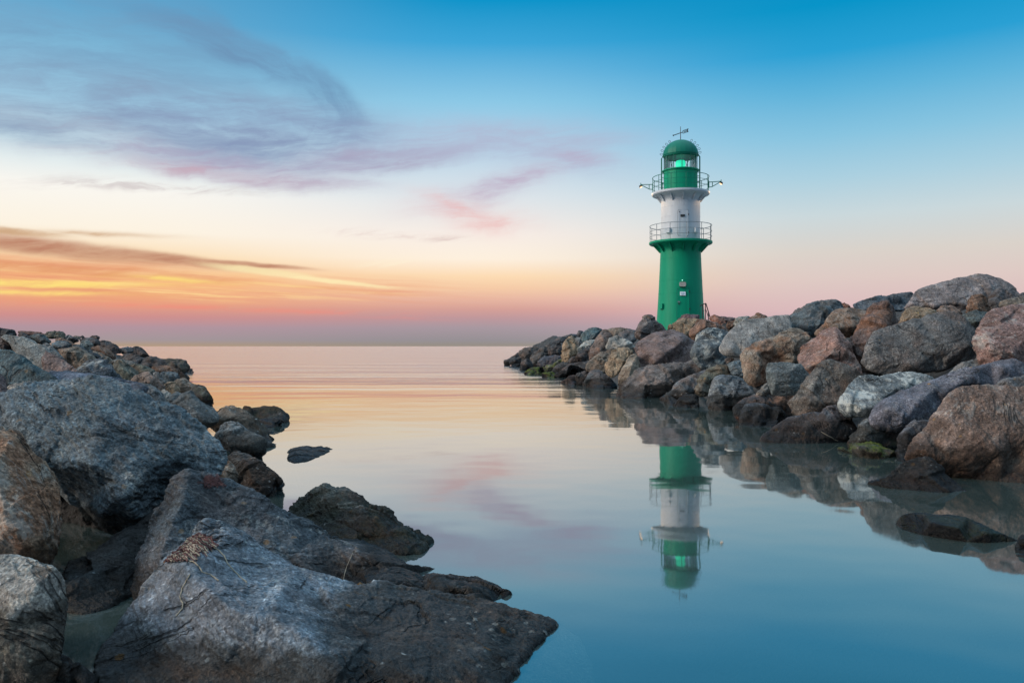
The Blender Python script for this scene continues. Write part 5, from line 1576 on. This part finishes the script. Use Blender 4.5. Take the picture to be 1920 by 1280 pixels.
# concrete plinth the tower stands on
mb = MB()
mb.lathe([(2.6, -0.9), (2.6, -0.10), (2.52, -0.02), (0.5, -0.02)], 48)
pl = mb.build('plinth', M_CONC, None, True)
pl.location = LH.location
tag(pl, "round concrete plinth under the green lighthouse, ringed by boulders", "plinth")

# black handrail of the steps beside the tower
HRD = 46.2
def hp(px, py, d=HRD):
    return tuple(unproj(px, py, d))
hr = bpy.data.objects.new('handrail', None)
COL.objects.link(hr)
tag(hr, "black metal handrail of the steps beside the lighthouse's foot", "handrail")
mb = MB()
mb.tube([hp(1312.5, 574), hp(1315, 571.5), hp(1323.5, 568.5)], 0.03, 6)
mb.tube([hp(1323.5, 568.5), hp(1332, 597)], 0.03, 6)
mb.build('top_rail', M_BLACK, hr)
mb = MB()
mb.tube([hp(1317, 583), hp(1324, 581), hp(1329, 598)], 0.02, 6)
mb.build('middle_rail', M_BLACK, hr)
for (x, y0, y1) in ((1317.3, 571, 600), (1322.7, 569, 600), (1328.3, 585, 602)):
    mb = MB()
    mb.tube([hp(x, y0), hp(x, y1)], 0.028, 6)
    mb.build('post', M_BLACK, hr)

# ------------------------------------------------------------------ dried weed and stems lying on the boulders
BVH = {}


def find(label_part):
    return next(R['obj'] for R in ROCKS if label_part in R['label'])


def surf(o, px, py):
    if o.name not in BVH:
        me = o.data
        BVH[o.name] = BVHTree.FromPolygons([v.co.copy() for v in me.vertices], [p.vertices[:] for p in me.polygons])
    M = Matrix.LocRotScale(o.location, o.rotation_euler, None)
    RT = M.to_3x3()
    org = M.inverted() @ Vector((0, 0, CAMZ))
    d = Vector(((px - 960) / FOC, 1, (HY - py) / FOC)).normalized()
    h = BVH[o.name].ray_cast(org, RT.transposed() @ d)
    if h[0] is None:
        return None, None
    nn = RT @ h[1]
    if nn.dot(d) > 0: nn = -nn
    return M @ h[0], nn


def strand(mb, o, pts, r, lift=0.003, n=5, jit=0.0, rng=random):
    line = []
    for i in range(len(pts) - 1):
        for k in range(4):
            t = k / 4
            line.append((pts[i][0] + (pts[i + 1][0] - pts[i][0]) * t, pts[i][1] + (pts[i + 1][1] - pts[i][1]) * t))
    line.append(pts[-1])
    P3 = []
    for x, y in line:
        p, nn = surf(o, x + rng.uniform(-jit, jit), y + rng.uniform(-jit, jit))
        if p is None: continue
        if P3 and (p - P3[-1]).length > 0.12: continue
        P3.append(p + nn * lift * rng.uniform(0.6, 1.4))
    if len(P3) >= 3:
        mb.tube(P3, r, n)


rng = random.Random(4)
wedge = find('large wedge-shaped')
mb, ms = MB(), MB()
zx = lambda x: 300 + x / 5.333
zy = lambda y: 960 + y / 5.333
for k in range(330):
    t = rng.random()
    # the mat of weed runs from the sharp edge down to the right
    x0 = 60 + (360 - 60) * t
    y0 = 520 - (520 - 235) * t ** 0.9
    ln = rng.uniform(60, 230) * (0.55 + 0.45 * t)
    sag = rng.uniform(0.35, 0.95)
    a = [(x0 + rng.uniform(-6, 12), y0 + rng.uniform(-12, 14))]
    for j in range(1, 5):
        a.append((a[0][0] + ln * j / 4, a[0][1] - 18 * math.sin(PI * j / 5) + ln * sag * (j / 4) ** 1.6 * 0.85))
    pts = [(zx(x), zy(y)) for x, y in a if y < 500 + 0.02 * x]
    if len(pts) < 3: continue
    strand(mb if rng.random() < 0.68 else ms, wedge, pts, rng.uniform(0.0009, 0.0022), rng.uniform(0.002, 0.011), 4, 0.4, rng)
weed = mb.build('dried_seaweed', M_WEED)
tag(weed, "matted dry red seaweed draped over the wedge-shaped boulder's sharp corner", "seaweed")
if ms.v:
    so = ms.build('pale_stems', M_STRAW, weed)
for pts, lab, ob in (
        ([(380, 250), (440, 290), (520, 345), (590, 385), (640, 440), (670, 510), (730, 580), (800, 650), (870, 705)], "long pale dead stem trailing down from the red seaweed mat", wedge),
        ([(270, 480), (340, 500), (390, 545), (420, 600), (500, 625), (585, 685)], "thin pale stem curling below the red seaweed mat", wedge),
        ([(300, 620), (270, 680), (225, 760), (205, 840), (230, 910), (228, 960), (160, 1040)], "thin dark-bent stem hanging on the wedge-shaped boulder's front face", wedge)):
    mb = MB()
    strand(mb, ob, [(zx(x), zy(y)) for x, y in pts], 0.0022, 0.002, 5)
    if mb.v:
        tag(mb.build('dead_stem', M_STRAW), lab, "stem", "dead stems on the boulders")
ridged = find('dark ridged')
mb = MB()
strand(mb, ridged, [(662, 1036), (652, 1058), (646, 1075), (644, 1092)], 0.0014, 0.002, 5)
if mb.v:
    tag(mb.build('dead_stem', M_STRAW), "single pale stem hanging down the dark ridged boulder's side", "stem", "dead stems on the boulders")
mb = MB()
for k in range(70):
    x0, y0 = rng.uniform(385, 410), rng.uniform(889, 900)
    strand(mb, ridged, [(x0, y0), (x0 + rng.uniform(-10, 10), y0 + rng.uniform(4, 10)), (x0 + rng.uniform(-18, 16), y0 + rng.uniform(10, 18))], 0.0014, 0.006, 4, 0.5, rng)
if mb.v:
    tag(mb.build('dried_seaweed', M_WEED), "small tuft of dry red seaweed on the dark ridged boulder's crest", "seaweed")
wetb = find('dead weed hanging')
hx = lambda x: 1380 + x / 5.333
hy = lambda y: 680 + y / 5.333
mb = MB()
for k in range(46):
    x0 = rng.uniform(640, 880)
    y0 = 505 + rng.uniform(-5, 25)
    dx = rng.uniform(0.15, 0.75)
    L = rng.uniform(40, 190) * (1 if x0 > 700 else .6)
    pts = [(x0 + dx * L * t + rng.uniform(-8, 8), y0 + L * t) for t in (0, .25, .5, .75, 1)]
    strand(mb, wetb, [(hx(x), hy(y)) for x, y in pts], rng.uniform(0.0012, 0.0022), 0.005, 4, 0.4, rng)
for k in range(12):
    x0, y0 = rng.uniform(580, 660), rng.uniform(545, 580)
    pts = [(x0 + rng.uniform(-10, 10) - 8 * t, y0 + 110 * t * rng.uniform(.4, 1)) for t in (0, .33, .66, 1)]
    strand(mb, wetb, [(hx(x), hy(y)) for x, y in pts], 0.0016, 0.005, 4, 0.4, rng)
if mb.v:
    tag(mb.build('hanging_weed', M_DEADWEED), "stringy brown dead weed hanging over the dark wet boulder's face", "seaweed")
mb = MB()
strand(mb, wetb, [(hx(850), hy(690)), (hx(930), hy(735)), (hx(1015), hy(780))], 0.0025, 0.004, 5)
if mb.v:
    tag(mb.build('dead_stem', M_STRAW), "straight brown stem slanting to the water below the hanging weed", "stem", "dead stems on the boulders")
